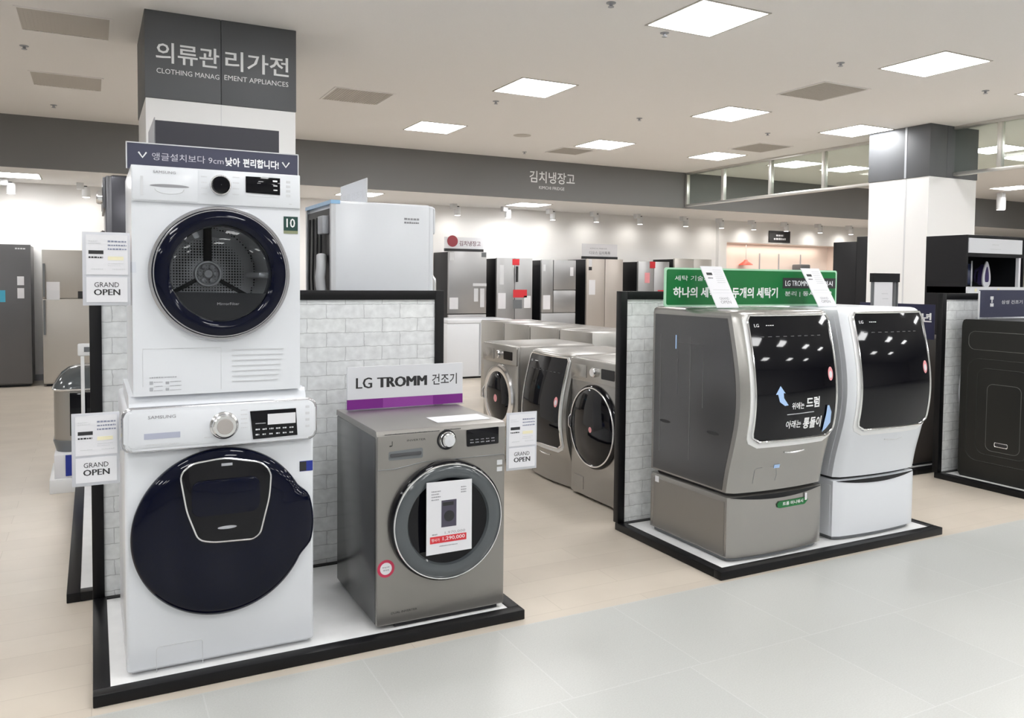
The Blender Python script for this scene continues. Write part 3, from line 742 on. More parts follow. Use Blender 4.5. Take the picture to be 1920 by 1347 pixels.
    # thin curved strip below the door
    q = MB(); q.tube([on(-.035+.15*k/10, z0+.212*k_-.006*math.sin(PI*k/10), .001) for k in range(11)], .0045, 6); q.build('front_strip', chrome if bodym is not white else lgrey, t)
    # display print
    L = MB(); letters(L, 'LG', xl+.035, xl+.065, zt-.062, zt-.046, fn=on, bold=.02)
    for k in range(4): letters(L, '-', xl+.11+.014*k, xl+.12+.014*k, zt-.056, zt-.052, fn=on)
    L.build('display_print', letterw, door, False)
    for k in range(9):
        x = xl+.06+k*.052; L = MB(); L._faces([on(x, zt-.115), on(x+.026, zt-.115), on(x+.026, zt-.111), on(x, zt-.111)], [(0, 1, 2, 3)])
        L.build('touch_key', keygrey, door, False)
    q = MB(); zc = H-.35*k_; xc = xr-.052
    q._faces([on(xc+.022*math.cos(a), zc+.038*math.sin(a)) for a in [2*PI*k/24 for k in range(24)]], [tuple(range(24))])
    st_ = q.build('round_sticker', pink, door, False)
    q = MB(); q._faces([on(xc+.013*math.cos(a), zc-.004+.02*math.sin(a), .012) for a in [2*PI*k/20 for k in range(20)]], [tuple(range(20))]); q.build('sticker_print', paper, st_, False)
    if deco == 'steel':
        q = MB()
        ar = [(0, .075), (.032, .035), (.02, .037), (.022, .01), (.055, -.03), (.03, -.032), (-.005, -.01), (-.018, .03), (-.032, .03)]
        q._faces([on(-.125+x, .88+z) for x, z in ar], [tuple(range(len(ar)))])
        prop(q.build('arrow_sticker', skyblue, door, False), 'pale blue upper arrow sticker'); q = MB()
        ar2 = [(0, .0), (.03, .03), (.026, .09), (.0, .13), (-.016, .13), (-.02, .08), (-.028, .03), (-.03, -.02)]
        q._faces([on(.245+x, .70+z, .017) for x, z in ar2], [tuple(range(len(ar2)))])
        prop(q.build('arrow_sticker', skyblue, door, False), 'pale blue lower arrow sticker')
        L = MB(); letters(L, '위에는', -.045, .045, .825, .862, fn=on, bold=.015); letters(L, '드럼', .06, .165, .827, .885, fn=on, bold=.03)
        L.build('lettering', letterw, door, False); L = MB(); letters(L, '아래는', -.075, .035, .722, .765, fn=on, bold=.015); letters(L, '통돌이', .05, .195, .712, .775, fn=on, bold=.03)
        L.build('lettering', letterw, door, False)
        L = MB(); L._faces([on(-.075+.2*k/8, .797+.004*k/8) for k in range(9)]+[on(.125-.2*k/8, .805-.004*k/8+.0) for k in range(9)], [tuple(range(18))]); L.build('rule_line', lgrey, door, False)
        q = MB(); q.tube([on(-.21, .42, .0), on(-.21, .50, .0), on(-.20, .507, 0), on(-.07, .507, 0), on(-.055, .46, 0), on(-.06, .425, 0)], .0012, 6); q.build('drain_cover', greyrubber, t)
        q = MB(); q._faces([on(-.085, .497, .002), on(-.045, .497, .002), on(-.045, .517, .002), on(-.085, .517, .002)], [(0, 1, 2, 3)]); q.build('drain_label', skyblue, t, False)
    # pedestal
    if pedestal:
        pz = .352
        def prow(z, ins=0):
            n = 16; a = hw-ins
            return [(a*(-1+2*k/n), -.026*(1-(-1+2*k/n)**2)+ins+.012*(max(0, abs(-1+2*k/n)-.9)/.1)**2, z) for k in range(n+1)]+[(a, D-ins, z), (-a, D-ins, z)]
        q = MB(); R = q.grid([prow(.022), prow(pz-.02), prow(pz-.004, .002), prow(pz, .008)], True); q.bm.faces.new(R[0]); q.bm.faces.new(R[-1])
        pd = q.build('pedestal', bodym, t)
        q = MB(); R = q.grid([prow(0, .018), prow(.022, .018)], True); q.bm.faces.new(R[0]); q.bm.faces.new(R[-1]); q.build('pedestal_foot', greyrubber, pd)
        q = MB(); R = q.grid([prow(pz, .03), prow(z0+.001, .03)], True); q.bm.faces.new(R[0]); q.bm.faces.new(R[-1]); q.build('gap_strip', ink, t)
        # curved drawer lip
        n = 20; top = []; bot = []
        for k in range(n+1):
            u = -1+2*k/n; x = u*(hw-.012); yv = -.026*(1-u*u)-.0035; top.append((x, yv, pz-.002)); bot.append((x, yv, pz-.004-.026*(1-u*u)))
        q = MB(); q.grid([top, bot]); q.build('drawer_lip', blackgloss, pd)
        for s in (-1,):
            q = MB(); q.box(-hw-.002, -hw, .03, D-.03, .03, pz-.03); q.build('side_panel', steel if bodym is steel2 else bodym, pd, False)
        if deco == 'steel':
            def onp(x, z, o=.001): return (x, -.026*(1-(x/hw)**2)-o, z)
            q = MB(); ol = [(-.1, -.016), (-.085, -.022), (.11, -.022), (.14, -.0), (.12, .016), (-.09, .016), (-.105, .002)]
            q._faces([onp(.075+x, .285+z, .006) for x, z in ol], [tuple(range(len(ol)))]); gs = q.build('green_sticker', green, pd, False)
            L = MB(); letters(L, '트롬 미니워시', .01, .17, .275, .295, fn=lambda x, z: onp(x, z, .0075), bold=.02); L.build('lettering', letterw, gs, False)
            q = MB(); q._faces([onp(x, z, .0075) for x, z in ((.185, .285), (.203, .285), (.203, .325), (.185, .325))], [(0, 1, 2, 3)]); q.build('sticker_tab', paper, gs, False)
            bx(-hw-.003, -hw-.001, .60, .635, .30, .335).build('side_label', paper, pd, False)
    return t
mat('pale_trim', (.80, .80, .80), .2, 0)
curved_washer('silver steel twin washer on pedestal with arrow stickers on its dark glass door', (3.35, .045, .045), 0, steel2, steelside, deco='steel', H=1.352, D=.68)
curved_washer('white twin washer on pedestal with a plain dark glass door', (4.165, .06, .045), 0, white, white, deco='white', H=1.357, D=.68)

# green banner sign and leaning cards on the twin washers
t = thing('header_sign', 'green Korean header sign standing across the steel and white washers', 'sign', (3.555, .46, 1.4022))
fr = MB().prism(rrect(-.685, .685, .0, .222, .015), -.004, .004).build('board', mat('pale_green_edge', sl((170, 215, 185)), .3), t, False)
MB().prism(rrect(-.672, .672, .010, .212, .012), -.0055, -.004).build('green_face', green, t, False)
bx(-.6, -.4, -.03, .04, 0, .004).build('foot', acrylic, t, False); bx(.4, .6, -.03, .04, 0, .004).build('foot', acrylic, t, False)
bk = bx(.215, .672, -.0068, -.0055, .108, .172).build('black_box', ink, t, False)
L = MB(); letters(L, 'LG TROMM', .235, .425, .122, .155, -.0072, .03); letters(L, '트윈워시', .475, .645, .122, .155, -.0072, .02); L.build('lettering', letterw, bk, False)
L = MB(); letters(L, '하나의 세탁기,', -.625, -.23, .048, .112, -.006, .03); L.build('lettering', letterw, t, False); L = MB(); letters(L, '두개의 세탁기', -.19, .175, .048, .112, -.006, .03); L.build('lettering', letterw, t, False); L = MB()
letters(L, '분리 | 동시 | 절약', .235, .64, .055, .09, -.006, .01); L.build('lettering', letterw, t, False); L = MB(); letters(L, '세탁 기술의 혁신', -.615, -.25, .148, .178, -.006); L.build('lettering', letterw, t, False)
def lean_card(label, x, y):
    t = thing('price_card', label, 'price card', (x, y, 1.4025), 0, 'leaning price cards')
    Mx = Matrix.Rotation(math.radians(-33), 4, 'X')
    def put(mb, n, m, par): mb.xf(Mx); return mb.build(n, m, par, False)
    h = .275; hw = .0775
    pn = put(bx(-hw, hw, 0, .003, .002, h), 'holder', paper2, t)
    a = put(bx(-hw+.004, hw-.004, -.001, 0, h*.36, h-.004), 'price_sheet', paper, t)
    b = put(bx(-hw+.004, hw-.004, -.001, 0, .006, h*.34), 'opening_sheet', paper, t)
    L = MB(); bars(L, [(-.055, -.015, h*.78, h*.84)], -.001); fineprint(L, -.055, -.02, h*.70, .006, -.001); put(L, 'bold_print', ink, a)
    L = MB(); [fineprint(L, .0, .06, h*(.9-.05*k), .005, -.001) for k in range(7)]; fineprint(L, -.055, .06, h*.42, .004, -.001); put(L, 'fine_print', lgrey, a)
    L = MB(); letters(L, 'GRAND', -.034, .034, h*.19, h*.25, -.0016); letters(L, 'OPEN', -.036, .038, h*.10, h*.17, -.0016, .02); put(L, 'lettering', greyink, b)
    m = MB(); m.prismx([(.004, 0), (.10, 0), (.10, .003), (.004, .003)], -.05, .05); m.build('foot', acrylic, t, False)
lean_card('leaning price card on the steel twin washer', 3.11, .20)
lean_card('leaning price card on the white twin washer', 3.905, .22)
t = thing('sign_stand', 'small black and white tabletop sign holder behind the white twin washer', 'sign holder', (5.63, 1.2, 0))
m = MB(); m.box(-.15, .15, -.1, .1, 0, .02, .004); m.build('base', blackpl, t)
m = MB(); m.box(-.145, -.13, -.012, .012, .02, 1.60); m.box(.105, .12, -.012, .012, .02, 1.60); m.box(.14, .15, -.012, .012, .02, 1.60); m.build('upright', greyrubber, t, False)
bx(-.15, .155, -.02, .02, 1.555, 1.625).build('head', blackpl, t); q = bx(-.135, .075, -.016, -.012, 1.36, 1.555).build('sheet', paper, t, False)
L = MB(); fineprint(L, -.05, .02, 1.46, .008, -.016); fineprint(L, -.04, .03, 1.42, .006, -.016); L.build('fine_print', lgrey, q, False)

# ------------------------------------------------------------------ right edge: black machine from its left side
def side_machine():
    t = thing('dryer', 'black dryer seen from its embossed left side at the right photo edge', 'dryer', (6.41, .06, .0412))
    W, D, H = .70, .76, 1.235; hw = W/2
    prof = [(.03, .02), (.0, .08), (.0, H-.02), (.02, H), (D-.03, H-.004), (D-.012, H-.012), (D-.004, H-.03), (D, H-.06), (D+.0, .03), (D-.02, .0), (.05, .0)]
    m = MB(); m.prismx(prof, -hw, hw); m.build('body', blacksteel, t, False)
    x = -hw-.0004
    def loop(y0, y1, z0, z1, r): return [(x, a, b) for a, b in rrect(y0, y1, z0, z1, r)]
    edge = mat('grey_edge', (.11, .11, .105), .35, .5)  # paler grey than the body, for the inner and upper loops
    for n_, a in (('outer', (.16, .76-.06, .14, .93, .09)), ('middle', (.22, .62, .20, .86, .07)), ('inner', (.28, .54, .235, .745, .045)), ('upper', (.10, .70, 1.0, 1.14, .05))):
        MB().tube(loop(*a), .0022 if n_ in ('inner', 'upper') else .0035, 6, True).build('pressed_loop', edge if n_ in ('inner', 'upper') else blacksteel, t)
    m = MB(); m.tube(loop(.37, .47, .275, .305, .008), .003, 6, True); m.build('handle_frame', chrome, t)
    bx(x-.001, x+.001, .375, .465, .28, .30).build('grip_slot', ink, t, False)
    # service panel bulge at the rear
    m = MB(); m.prismx([(D, .46), (D+.035, .50), (D+.05, .66), (D+.035, .80), (D, .84)], -hw+.05, hw-.05); m.build('rear_cover', mgrey, t, False)
    bx(-hw+.02, hw-.02, -.012, .02, .2, .95, .006).build('front_door', blackgloss, t)
side_machine()
t = thing('header_sign', 'navy header sign on the black dryer at the right photo edge', 'sign', (6.632, .72, 1.2762))
bx(-.52, .30, -.004, .004, .012, .225).build('board', navy, t, False)
bx(-.527, -.52, -.006, .006, 0, .218).build('clear_edge', lgrey, t, False); bx(-.50, .10, -.03, .04, 0, .012).build('foot', acrylic, t, False)
L = MB(); letters(L, '삼성 건조기', -.245, .03, .115, .145, -.0045, .01); L.build('lettering', lgrey, t, False)
q = MB(); bars(q, [(-.39, -.35, .15, .175), (-.375, -.362, .125, .15), (-.39, -.347, .095, .12)], -.004); q.build('pictogram', lgrey, t, False)

# back-to-back machine and stand behind it, facing the left aisle
t = thing('display_stand', 'low black display base behind the brick stand at the right', 'display stand', (5.85, 1.06, 0))
m = MB(); m.box(0, .06, 0, 2.0, 0, .045, .003); m.box(.06, 1.2, 0, .06, 0, .045, .003); m.build('base_rim', blackmatte, t)
bx(.06, 1.2, .06, 2.0, .0, .041).build('deck', deck_m, t, False)
def front_loader(label, loc, rz, bodym, facem, H=.95, W=.64, D=.74, doorm=None, group=None, ringm=None, name='washing_machine', panelm=None, R=.24, cz=None, dark=False, tag_=False):
    t = thing(name, label, 'washing machine' if name == 'washing_machine' else 'dryer', loc, rz, group)
    hw = W/2; doorm = doorm or blackgloss; ringm = ringm or chrome
    b = MB(); b.box(-hw, hw, .02, D, .02, H, .014); b.build('body', bodym, t)
    bx(-hw+.02, hw-.02, .06, D-.05, 0, .02).build('plinth', blackpl, t)
    m = MB(); m.box(-hw, hw, 0, .03, .02, H-.006, .008, 3); m.build('front_panel', facem, t)
    fp = MB(); fp.prism(rrect(-hw+.004, hw-.004, H-.165, H-.012, .012), -.010, 0, .004); fa = fp.build('control_fascia', panelm or facem, t)
    MB().lathe([(.036, 0), (.034, -.022), (.028, -.028), (.001, -.028)], .01, H-.088, 32, y0=-.010, cap=False).build('dial', chrome, t)
    MB().prism(rrect(.09, .25, H-.125, H-.055, .008), -.0125, -.010).build('display', blackgloss, t)
    MB().prism(rrect(-.28, -.10, H-.14, H-.05, .008), -.0125, -.010, .001).build('detergent_drawer', panelm or facem, t)
    cz = cz or H*.475
    if dark:
        MB().lathe([(R, 0), (R, -.012), (R-.01, -.024), (R-.02, -.028)], 0, cz, 72, cap=False).build('door_ring', blackgloss, t)
        MB().ring(R-.026, R-.016, -.034, -.02, 0, cz, 72).build('chrome_ring', ringm, t)
        MB().lathe([(R-.026, -.026), (R-.06, -.040), (R*.5, -.054), (R*.25, -.059), (.001, -.060)], 0, cz, 64, cap=False).build('door_glass', doorm, t)
    else:
        MB().lathe([(R-.004, 0), (R, -.012), (R-.012, -.026), (R-.05, -.030), (R-.062, -.024)], 0, cz, 64, cap=False).build('door_ring', ringm, t)
        MB().lathe([(R-.058, -.022), (R-.08, -.036), (R*.5, -.050), (R*.25, -.056), (.001, -.058)], 0, cz, 48, cap=False).build('door_glass', doorm, t)
    MB().tube([(-R+.025, -.022, cz-.06), (-R+.018, -.040, cz-.03), (-R+.018, -.040, cz+.03), (-R+.025, -.022, cz+.06)], .008, 8).build('door_handle', chrome, t)
    if tag_:
        st_ = MB().lathe([(.032, -.0575), (.001, -.0625)], .03, cz-.01, 24, cap=False).build('round_sticker', pink, t)
    bx(-hw+.04, -hw+.17, -.002, .001, .06, .15).build('drain_cover', facem, t, False)
    return t
front_loader('dark brown washer behind the white twin washer under a navy sign', (5.95, 1.47, .0415), -90, wood_dark, wood_dark, H=1.05, group=None)
t = thing('header_sign', 'navy sign on the brown washer behind the white twin washer', 'sign', (6.05, 1.44, 1.0916), -90)
bx(-.34, .39, -.004, .004, .0, .285).build('board', mat('deep_navy', sl((34, 36, 66)), .4), t, False); bx(-.30, .30, -.03, .04, 0, .004).build('foot', acrylic, t, False)
L = MB(); letters(L, '십년', .16, .365, .14, .215, -.0046, .03); L.build('lettering', letterw, t, False)

# black cabinet with irons
t = thing('display_cabinet', 'black open display cabinet with white header and irons by the right pillar', 'cabinet', (7.15, 1.53, 0))
m = MB(); m.box(0, .02, 0, .42, 0, 2.0); m.box(.86, .88, 0, .42, 0, 2.0); m.box(.02, .86, .40, .42, 0, 2.0); m.box(.02, .86, 0, .40, 1.98, 2.0); m.box(.02, .86, .01, .40, 0, 1.46); m.build('carcass', blackpl, t, False)
hd = bx(.015, .83, -.008, .0, 1.835, 1.972).build('header_panel', paper2, t, False)
L = MB(); fineprint(L, .36, .46, 1.91, .014, -.008); fineprint(L, .33, .49, 1.87, .009, -.008); L.build('fine_print', lgrey, hd, False)
bx(.02, .86, 0, .03, 1.80, 1.835).build('header_rail', blackpl, t, False)
bx(.02, .025, .03, .40, 1.52, 1.98).build('side_lining', lgrey, t, False); bx(.795, .825, .0, .03, 1.52, 1.80).build('light_strip', paper, t, False)
bx(0, .86, -.02, .40, 1.46, 1.52).build('shelf', paper2, t, False)
bars(MB(), [(.10, .13, 1.475, 1.505), (.44, .47, 1.475, 1.505)], -.02).build('shelf_tag', yellow, t, False)
def iron(label, x, rz, bodym, solem):
    t = thing('steam_iron', label, 'iron', (x, 1.70, 1.5205), rz, 'irons on the cabinet shelf')
    ol = [(0, .26), (.035, .20), (.058, .12), (.062, .05), (.045, 0), (-.045, 0), (-.062, .05), (-.058, .12), (-.035, .20)]
    ol = roundpoly(ol, .03)
    MB().prism(ol, -.012, .0, .003).build('soleplate', solem, t)
    MB().prism([(x_*.82, .015+z*.82) for x_, z in ol], .0, .05, .0).build('body', bodym, t)
    MB().prism([(x_*.5, .045+z*.6) for x_, z in ol], -.015, -.012).build('steam_plate', bodym, t)
    MB().tube([(0, .05, .04), (0, .10, .05), (0, .11, .10), (0, .10, .16), (0, .05, .19)], .013, 8).build('handle', bodym, t)
iron('grey blue steam iron on the cabinet shelf, left', 7.47, 35, mat('iron_blue', sl((60, 68, 100)), .3), lgrey)
iron('white and purple steam iron on the cabinet shelf, right', 7.70, 0, mat('iron_purple', sl((60, 50, 95)), .3), paper2)
t = thing('display_cabinet', 'tall plain black cabinet left of the right pillar', 'cabinet', (10.1, 5.0, 0))
bx(0, .6, .25, .68, 0, 2.16, .004).build('body', blackpl, t); bx(0, .6, 0, .25, 0, 2.23, .004).build('front_section', blackpl, t)

# ------------------------------------------------------------------ behind the first stand: stacked machines
t = thing('display_stand', 'low black framed display base behind the white brick panel at left', 'display stand', (-.11, 1.09, 0))
m = MB(); m.box(0, .058, 0, 2.2, 0, .045, .003); m.box(.058, 1.95, 0, .058, 0, .045, .003); m.box(1.95, 2.01, 0, 2.2, 0, .045, .003); m.build('base_rim', blackmatte, t)
bx(.058, 1.95, .058, 2.2, 0, .041).build('deck', deck_m, t, False)
front_loader('dark grey washer behind the white brick panel, facing left', (.075, 1.51, .0415), -90, darkgrey, darkgrey, H=1.05, W=.62, D=.60)
front_loader('dark grey dryer stacked behind the white stack, its door facing left', (.075, 1.51, 1.0918), -90, darkgrey, midgrey, H=.945, W=.62, D=.59, name='dryer', ringm=darkgrey)
front_loader('white washer behind the white brick panel, facing right', (1.775, 1.51, .0415), 90, white, white, H=1.05, W=.60, D=.585)
t = front_loader('white dryer stacked behind the brick panel, its plain side showing', (1.775, 1.51, 1.0918), 90, white, white, H=.88, W=.60, D=.585, name='dryer', ringm=white2)
# rear parts of that dryer (its back faces the left)
for p in ((-.28, .28, .5855, .592, .05, .84),): bx(*p).build('back_panel', blackpl, t, False)
m = MB(); m.box(-.30, -.27, .575, .600, .02, .87); m.box(.27, .30, .575, .6, .02, .87); m.build('back_frame', lgrey, t, False); bx(-.302, .302, .55, .602, .862, .8825).build('corner_film', bluefilm, t, False)
bx(-.23, -.12, .592, .63, .70, .80, .004).build('terminal_box', mgrey, t)
MB().tube([(-.20+.0*k, .625+.01*math.sin(k), .06+.05*k) for k in range(10)]+[(-.17, .62, .58)], .028, 12).build('exhaust_hose', lgrey, t)
for k in range(4): MB().tube([(-.1+.09*k, .60, .2), (-.12+.09*k, .615, .45), (-.08+.09*k, .60, .8)], .006, 6).build('cable', blackpl, t)
L = MB(); fineprint(L, 0, .09, 0, .012, -.001); fineprint(L, .0, .09, -.02, .010, -.001)
L.xf(Matrix.Translation((-.3005, .18, .79)) @ Matrix.Rotation(-PI/2, 4, 'Z')); L.build('side_label', greyink, t, False)
t = thing('header_sign', 'white sign board on the rear white dryer, seen edge on', 'sign', (1.38, 1.49, 1.9722), 90)
bx(-.27, .27, -.003, .003, .0, .135).build('board', paper2, t, False); bx(-.2, .2, -.03, .04, 0, .004).build('foot', acrylic, t, False)
L = MB(); L2 = MB(); letters(L, '의류 건조기', -.21, .21, .03, .075, .0, .01); L.xf(Matrix.Rotation(PI, 4, 'Z') @ Matrix.Translation((0, -.0036, 0))); L.build('lettering', lgrey, t, False)
t = thing('header_sign', 'dark header box on the dark dryer behind the white stack', 'sign', (.30, 1.22, 2.037))
bx(0, .60, 0, .012, 0, .285).build('front_panel', dnavy, t, False); bx(-.004, 0, .012, .50, 0, .30).build('side_panel', mgrey, t, False); bx(0, .37, .012, .5, 0, .004).build('foot', acrylic, t, False)

# small top loader on a plinth, with a card stand
t = thing('plinth', 'white plinth with a blue panel under the small silver washer', 'plinth', (-.27, 3.33, 0))
bx(0, .7, 0, .6, 0, .10, .003).build('base', white2, t); bx(.03, .67, .03, .57, .10, .27, .003).build('riser', paper, t)
q = bx(.10, .60, .024, .03, .115, .265).build('blue_panel', bluepr, t, False); L = MB(); letters(L, '삼성', .15, .3, .16, .215, .0235, .02); L.build('lettering', letterw, q, False)
t = thing('washing_machine', 'small silver top loading washer with curved dark lid on a white plinth', 'washing machine', (.05, 3.42, .2705))
def plan(z, ins, r, dy=0): return [(x, y+dy, z) for x, y in rrect(-.30+ins, .30-ins, ins, .50-ins, r, 8)]
m = MB(); R = m.grid([plan(.0, .02, .10), plan(.07, .0, .12), plan(.085, .0, .12)], True); m.bm.faces.new(R[0]); m.bm.faces.new(R[-1]); m.build('base', greyrubber, t)
m = MB(); R = m.grid([plan(.085, .006, .12), plan(.45, .006, .12)], True); m.bm.faces.new(R[0]); m.bm.faces.new(R[-1]); m.build('body', steel2, t)
m = MB(); R = m.grid([plan(.45, .002, .12), plan(.49, .012, .115), plan(.55, .05, .10, .012), plan(.59, .10, .09, .025), plan(.606, .15, .08, .035)], True); m.bm.faces.new(R[0]); m.bm.faces.new(R[-1]); m.build('lid', smoke, t)
m = MB(); m.box(-.19, .19, -.004, .01, .12, .43, .003); m.build('front_panel', blackgloss, t)
MB().tube(plan(.45, .0, .12), .008, 8, True).build('trim', chrome, t)
t = thing('card_stand', 'slim white card stand in front of the small silver washer', 'card stand', (-.055, 3.355, .2705))
bx(-.04, .05, -.02, .03, 0, .006).build('base', white2, t); bx(-.012, .012, -.01, .004, .006, .70, .003).build('pole', white2, t); bx(-.03, .10, -.016, .012, .70, .79, .01).build('head', white2, t)
bx(0.01, .08, -.018, -.016, .73, .765).build('screen', greyrubber, t, False)

# ------------------------------------------------------------------ middle aisle washers
front_loader('silver front loader with chrome ring door, farthest of the middle aisle row', (3.089, 2.99, 0), -90, steel, steel2, H=1.0, W=.66, D=.74, R=.275, cz=.55, tag_=True)
curved_washer('silver washer with tall dark curved door between two round door washers', (3.13, 2.165, 0), -90, steel2, steel, pedestal=False, deco='small', W=.66, D=.70, H=1.0)
front_loader('silver front loader with large dark door nearest the brick stand', (3.089, 1.495, 0), -90, steel, steel2, H=1.0, W=.62, D=.74, R=.293, cz=.53, dark=True, tag_=True)
for i, (y, lb) in enumerate(((6.0, 'silver washer in the far row, leftmost flat top'), (5.33, 'silver washer in the far row, second flat top from left'), (4.66, 'silver washer in the far row, third flat top from left'), (3.99, 'silver washer in the far row, flat top nearest the brick stand'))):
    front_loader(lb, (5.17, y, 0), 90, steel2, steel2, H=1.02, W=.65, D=.72)
t = thing('chest_fridge', 'white chest fridge below the grey fridges, right of the brick stand post', 'fridge', (5.35, 8.3, 0))
bx(-.55, .55, 0, .65, .03, .86, .01).build('body', white, t); bx(-.55, .55, -.01, .66, .86, .92, .012).build('lid', white, t); bx(-.50, .5, .05, .6, 0, .03).build('plinth', blackpl, t)
bx(-.01, .01, -.012, .0, .05, .85).build('door_gap', mgrey, t, False)

# ------------------------------------------------------------------ fridges along the back wall
def fridge(label, x0, x1, H, facem, sidem, doors='2v', y=9.8, D=.70, stick=()):
    t = thing('refrigerator', label, 'fridge', ((x0+x1)/2, y, 0), 0, None); hw = (x1-x0)/2
    bx(-hw+.005, hw-.005, .05, D, .03, H-.01, .006).build('body', sidem, t)
    bx(-hw+.03, hw-.03, .08, D-.05, 0, .03).build('plinth', blackpl, t)
    g = .004
    cells = {'1': [(-hw, hw, .05, H)], '2v': [(-hw, -g, .05, H), (g, hw, .05, H)], '2h': [(-hw, hw, .05, H*.645-g), (-hw, hw, H*.645+g, H)],
             '4': [(-hw, -g, .05, .93), (g, hw, .05, .93), (-hw, -g, .94, H), (g, hw, .94, H)], '1d': [(-hw, hw, .05, .48), (-hw, hw, .49, .925), (-hw, hw, .94, H)],
             '13': [(-hw, -.12, .94, H), (-.11, hw, 1.36, H), (-.11, hw, .94, 1.35), (-hw, hw, .05, .93)]}[doors]
    for c in cells: bx(c[0], c[1], 0, .05, c[2], c[3], .006).build('door', facem, t)
    for nm, a, m in stick:
        bars(MB(), [a], -.001, .0015).build(nm, m, t, False)
    return t
gd = mat('graphite_face', (.13, .13, .135), .35, .6); sv = mat('silver_face', (.46, .44, .41), .38, .6); sv2 = mat('steel_face', (.36, .36, .365), .33, .7); bg = mat('beige_face', (.46, .42, .385), .38, .5)
t = fridge('dark graphite fridge at the left photo edge', -1.66, -.735, 1.955, gd, gd, '1', 9.82, .7, [('price_label', (.30, .38, 1.40, 1.52), paper), ('price_label', (.30, .38, 1.22, 1.36), paper), ('cyan_label', (-.3, .16, 1.17, 1.33), cyan)])
L = MB(); fineprint(L, .28, .4, 1.89, .02, -.0012); L.build('fine_print', lgrey, t, False)
t = fridge('silver two door fridge left of the brick stand post', -.60, .16, 1.89, sv, sv, '2h', 9.72, .75, [('price_label', (-.33, -.17, 1.33, 1.45), paper), ('price_label', (-.33, -.17, 1.2, 1.33), paper2), ('black_label', (.05, .2, 1.22, 1.32), ink)])
bx(-.37, -.345, -.03, .0, .72, 1.20).build('handle', greyrubber, t); bx(-.37, -.345, -.03, 0, 1.24, 1.7).build('handle', greyrubber, t)
# row on the right, five kimchi fridges
t1 = fridge('grey fridge under a topper sign with a red badge, first in the back row', 5.44, 6.16, 2.02, sv2, blackpl, '1d', 9.8, .72, [('price_label', (-.34, -.18, 1.02, 1.22), paper), ('corner_tag', (-.34, -.26, 1.86, 2.0), lgrey), ('corner_tag', (.26, .35, 1.93, 2.01), greyrubber), ('feature_tag', (.10, .36, 1.42, 1.47), lgrey), ('feature_tag', (.12, .2, 1.15, 1.38), lgrey), ('feature_tag', (.24, .32, 1.05, 1.38), lgrey)])
t2 = fridge('steel fridge with red stickers and white tags, second in the back row', 6.36, 7.08, 1.925, sv2, blackpl, '2v', 9.8, .72, [('price_label', (-.33, -.18, 1.02, 1.30), paper), ('long_tag', (-.30, -.22, 1.45, 1.8), lgrey), ('red_label', (-.05, .09, 1.80, 1.91), red), ('red_burst', (-.03, .25, 1.22, 1.36), red), ('white_picture', (.19, .33, 1.03, 1.25), paper), ('dark_picture', (-.03, .15, 1.02, 1.18), greyrubber)])
bx(.02, .05, -.04, 0, 1.5, 1.78).build('handle', ink, t2)
t3 = fridge('steel fridge with one narrow and two stacked doors, third in the back row', 7.27, 8.0, 1.91, sv2, blackpl, '13', 9.8, .72, [('price_label', (-.33, -.18, 1.0, 1.26), paper), ('long_tag', (.24, .31, 1.62, 1.78), paper), ('side_tag', (-.33, -.28, 1.7, 1.82), lgrey)])
t4 = fridge('beige fridge with a white topper sign, fourth in the back row', 8.24, 9.06, 1.945, bg, blackpl, '2v', 9.8, .72, [('price_label', (-.36, -.22, 1.27, 1.55), paper), ('long_tag', (-.37, -.30, 1.8, 1.94), paper), ('dark_tag', (-.37, -.30, 1.73, 1.79), ink)])
t5 = fridge('bright steel fridge with a red and white label, right of the brick stand post', 9.42, 10.17, 1.92, sv2, blackpl, '2v', 9.8, .72, [('red_label', (-.10, .03, 1.79, 1.92), red), ('figure_tag', (-.22, -.1, 1.5, 1.7), pink), ('red_label', (.1, .3, 1.3, 1.36), red)])
t6 = fridge('pale silver fridge at the corner of the back wall', 10.3, 11.25, 1.99, sv, blackpl, '4', 9.8, .72)
def topper(label, x, y, z, w_, h, fn):
    t = thing('header_sign', label, 'sign', (x, y, z)); bx(-w_/2, w_/2, -.004, .004, .05, h).build('board', paper, t, False); bx(-w_/2, w_/2, -.02, .02, 0, .05).build('foot', ink, t, False); fn(t); return t
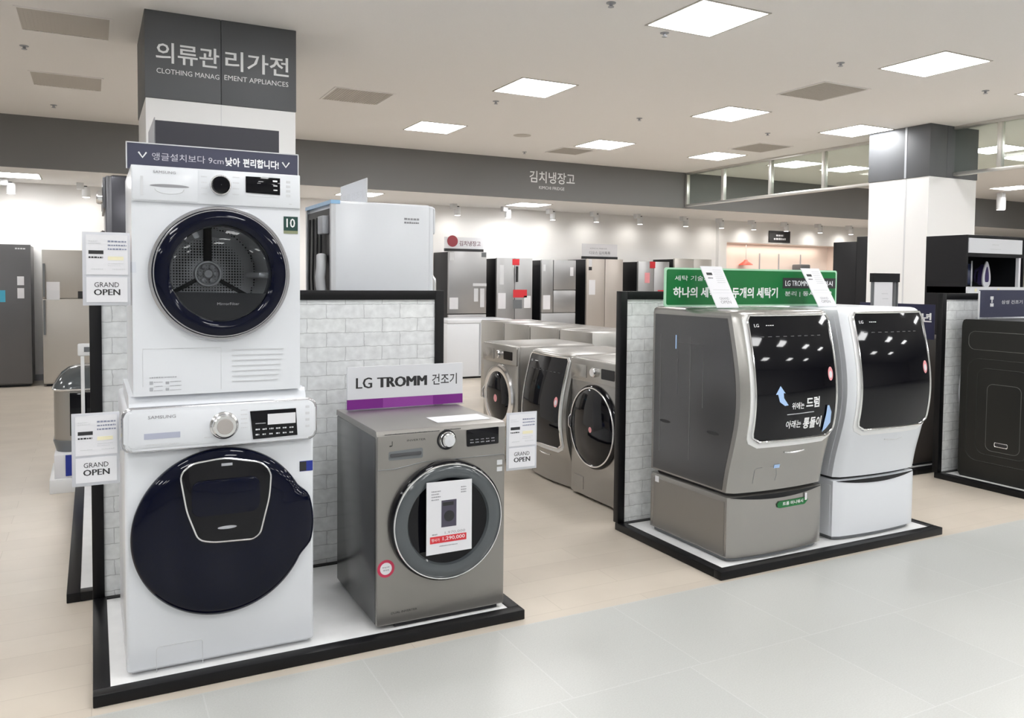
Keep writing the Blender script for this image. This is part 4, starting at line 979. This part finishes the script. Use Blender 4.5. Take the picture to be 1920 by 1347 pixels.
def fn1(t):
    q = MB(); q.lathe([(.10, 0), (.10, -.004), (.001, -.004)], -.22, .18, 30, y0=-.004, cap=False); q.build('round_badge', mat('dusty_red', sl((150, 60, 70)), .5), t)
    L = MB(); letters(L, '김치냉장고', -.09, .32, .10, .19, -.005, .02); L.build('lettering', mat('mauve_letter', sl((120, 95, 105)), .5), t, False)
topper('white topper sign with a red badge on the first grey fridge', 5.79, 9.95, 2.021, .74, .25, fn1)
def fn2(t):
    L = MB(); letters(L, '디오스 김치톡톡', -.24, .24, .09, .15, -.005, .02); letters(L, 'KIMCHI FRIDGE', -.22, .16, .19, .215, -.005); L.build('lettering', greyink, t, False)
topper('white topper sign with grey lettering on the beige fridge', 8.62, 9.95, 1.946, .80, .29, fn2)

# far wall sign, niche shelves, pendant lamp
t = thing('wall_sign', 'small black sign on the white wall above the warm niche', 'sign', (13.75, 10.449, 2.43))
bx(-.32, .32, -.02, 0, 0, .26).build('board', ink, t, False); L = MB(); fineprint(L, -.11, .11, .14, .045, -.0206); fineprint(L, -.18, .18, .06, .045, -.0206); L.build('fine_print', lgrey, t, False)
for i, x in enumerate((12.45, 13.7, 14.3, 15.0)):
    bx(x-.012, x+.012, 10.985, 11.0, 1.2, 2.2).build('shelf_post' if False else 'trim_niche', mgrey, None, False)['kind'] = 'structure'
t = thing('pendant_lamp', 'small red pendant lamp hanging in the warm niche', 'lamp', (13.15, 10.85, 2.40))
MB().tube([(0, 0, 0), (0, 0, -.38)], .006, 6).build('cord', mgrey, t); MB().lathez([(.03, -.36), (.06, -.40), (.15, -.46), (.16, -.48), (.10, -.478)], 0, 0, 24).build('shade', mat('lamp_red', sl((225, 95, 80)), .4), t)
ld = bpy.data.lights.new('niche_glow', 'AREA'); ld.energy = 7; ld.size = 3; ld.size_y = .15; ld.shape = 'RECTANGLE'; ld.color = (1, .86, .76)
lo = bpy.data.objects.new('niche_glow', ld); COL.objects.link(lo); lo.location = (14.05, 10.8, 2.38)
t = thing('coffee_machine', 'small dark appliance on the counter edge in the warm niche', 'appliance', (14.75, 10.75, 1.201))
bx(-.14, .14, -.12, .12, 0, .62, .02).build('body', blackpl, t); bx(-.16, .16, -.16, .12, .62, .76, .03).build('hood', greyrubber, t)
bpy.context.view_layer.update()
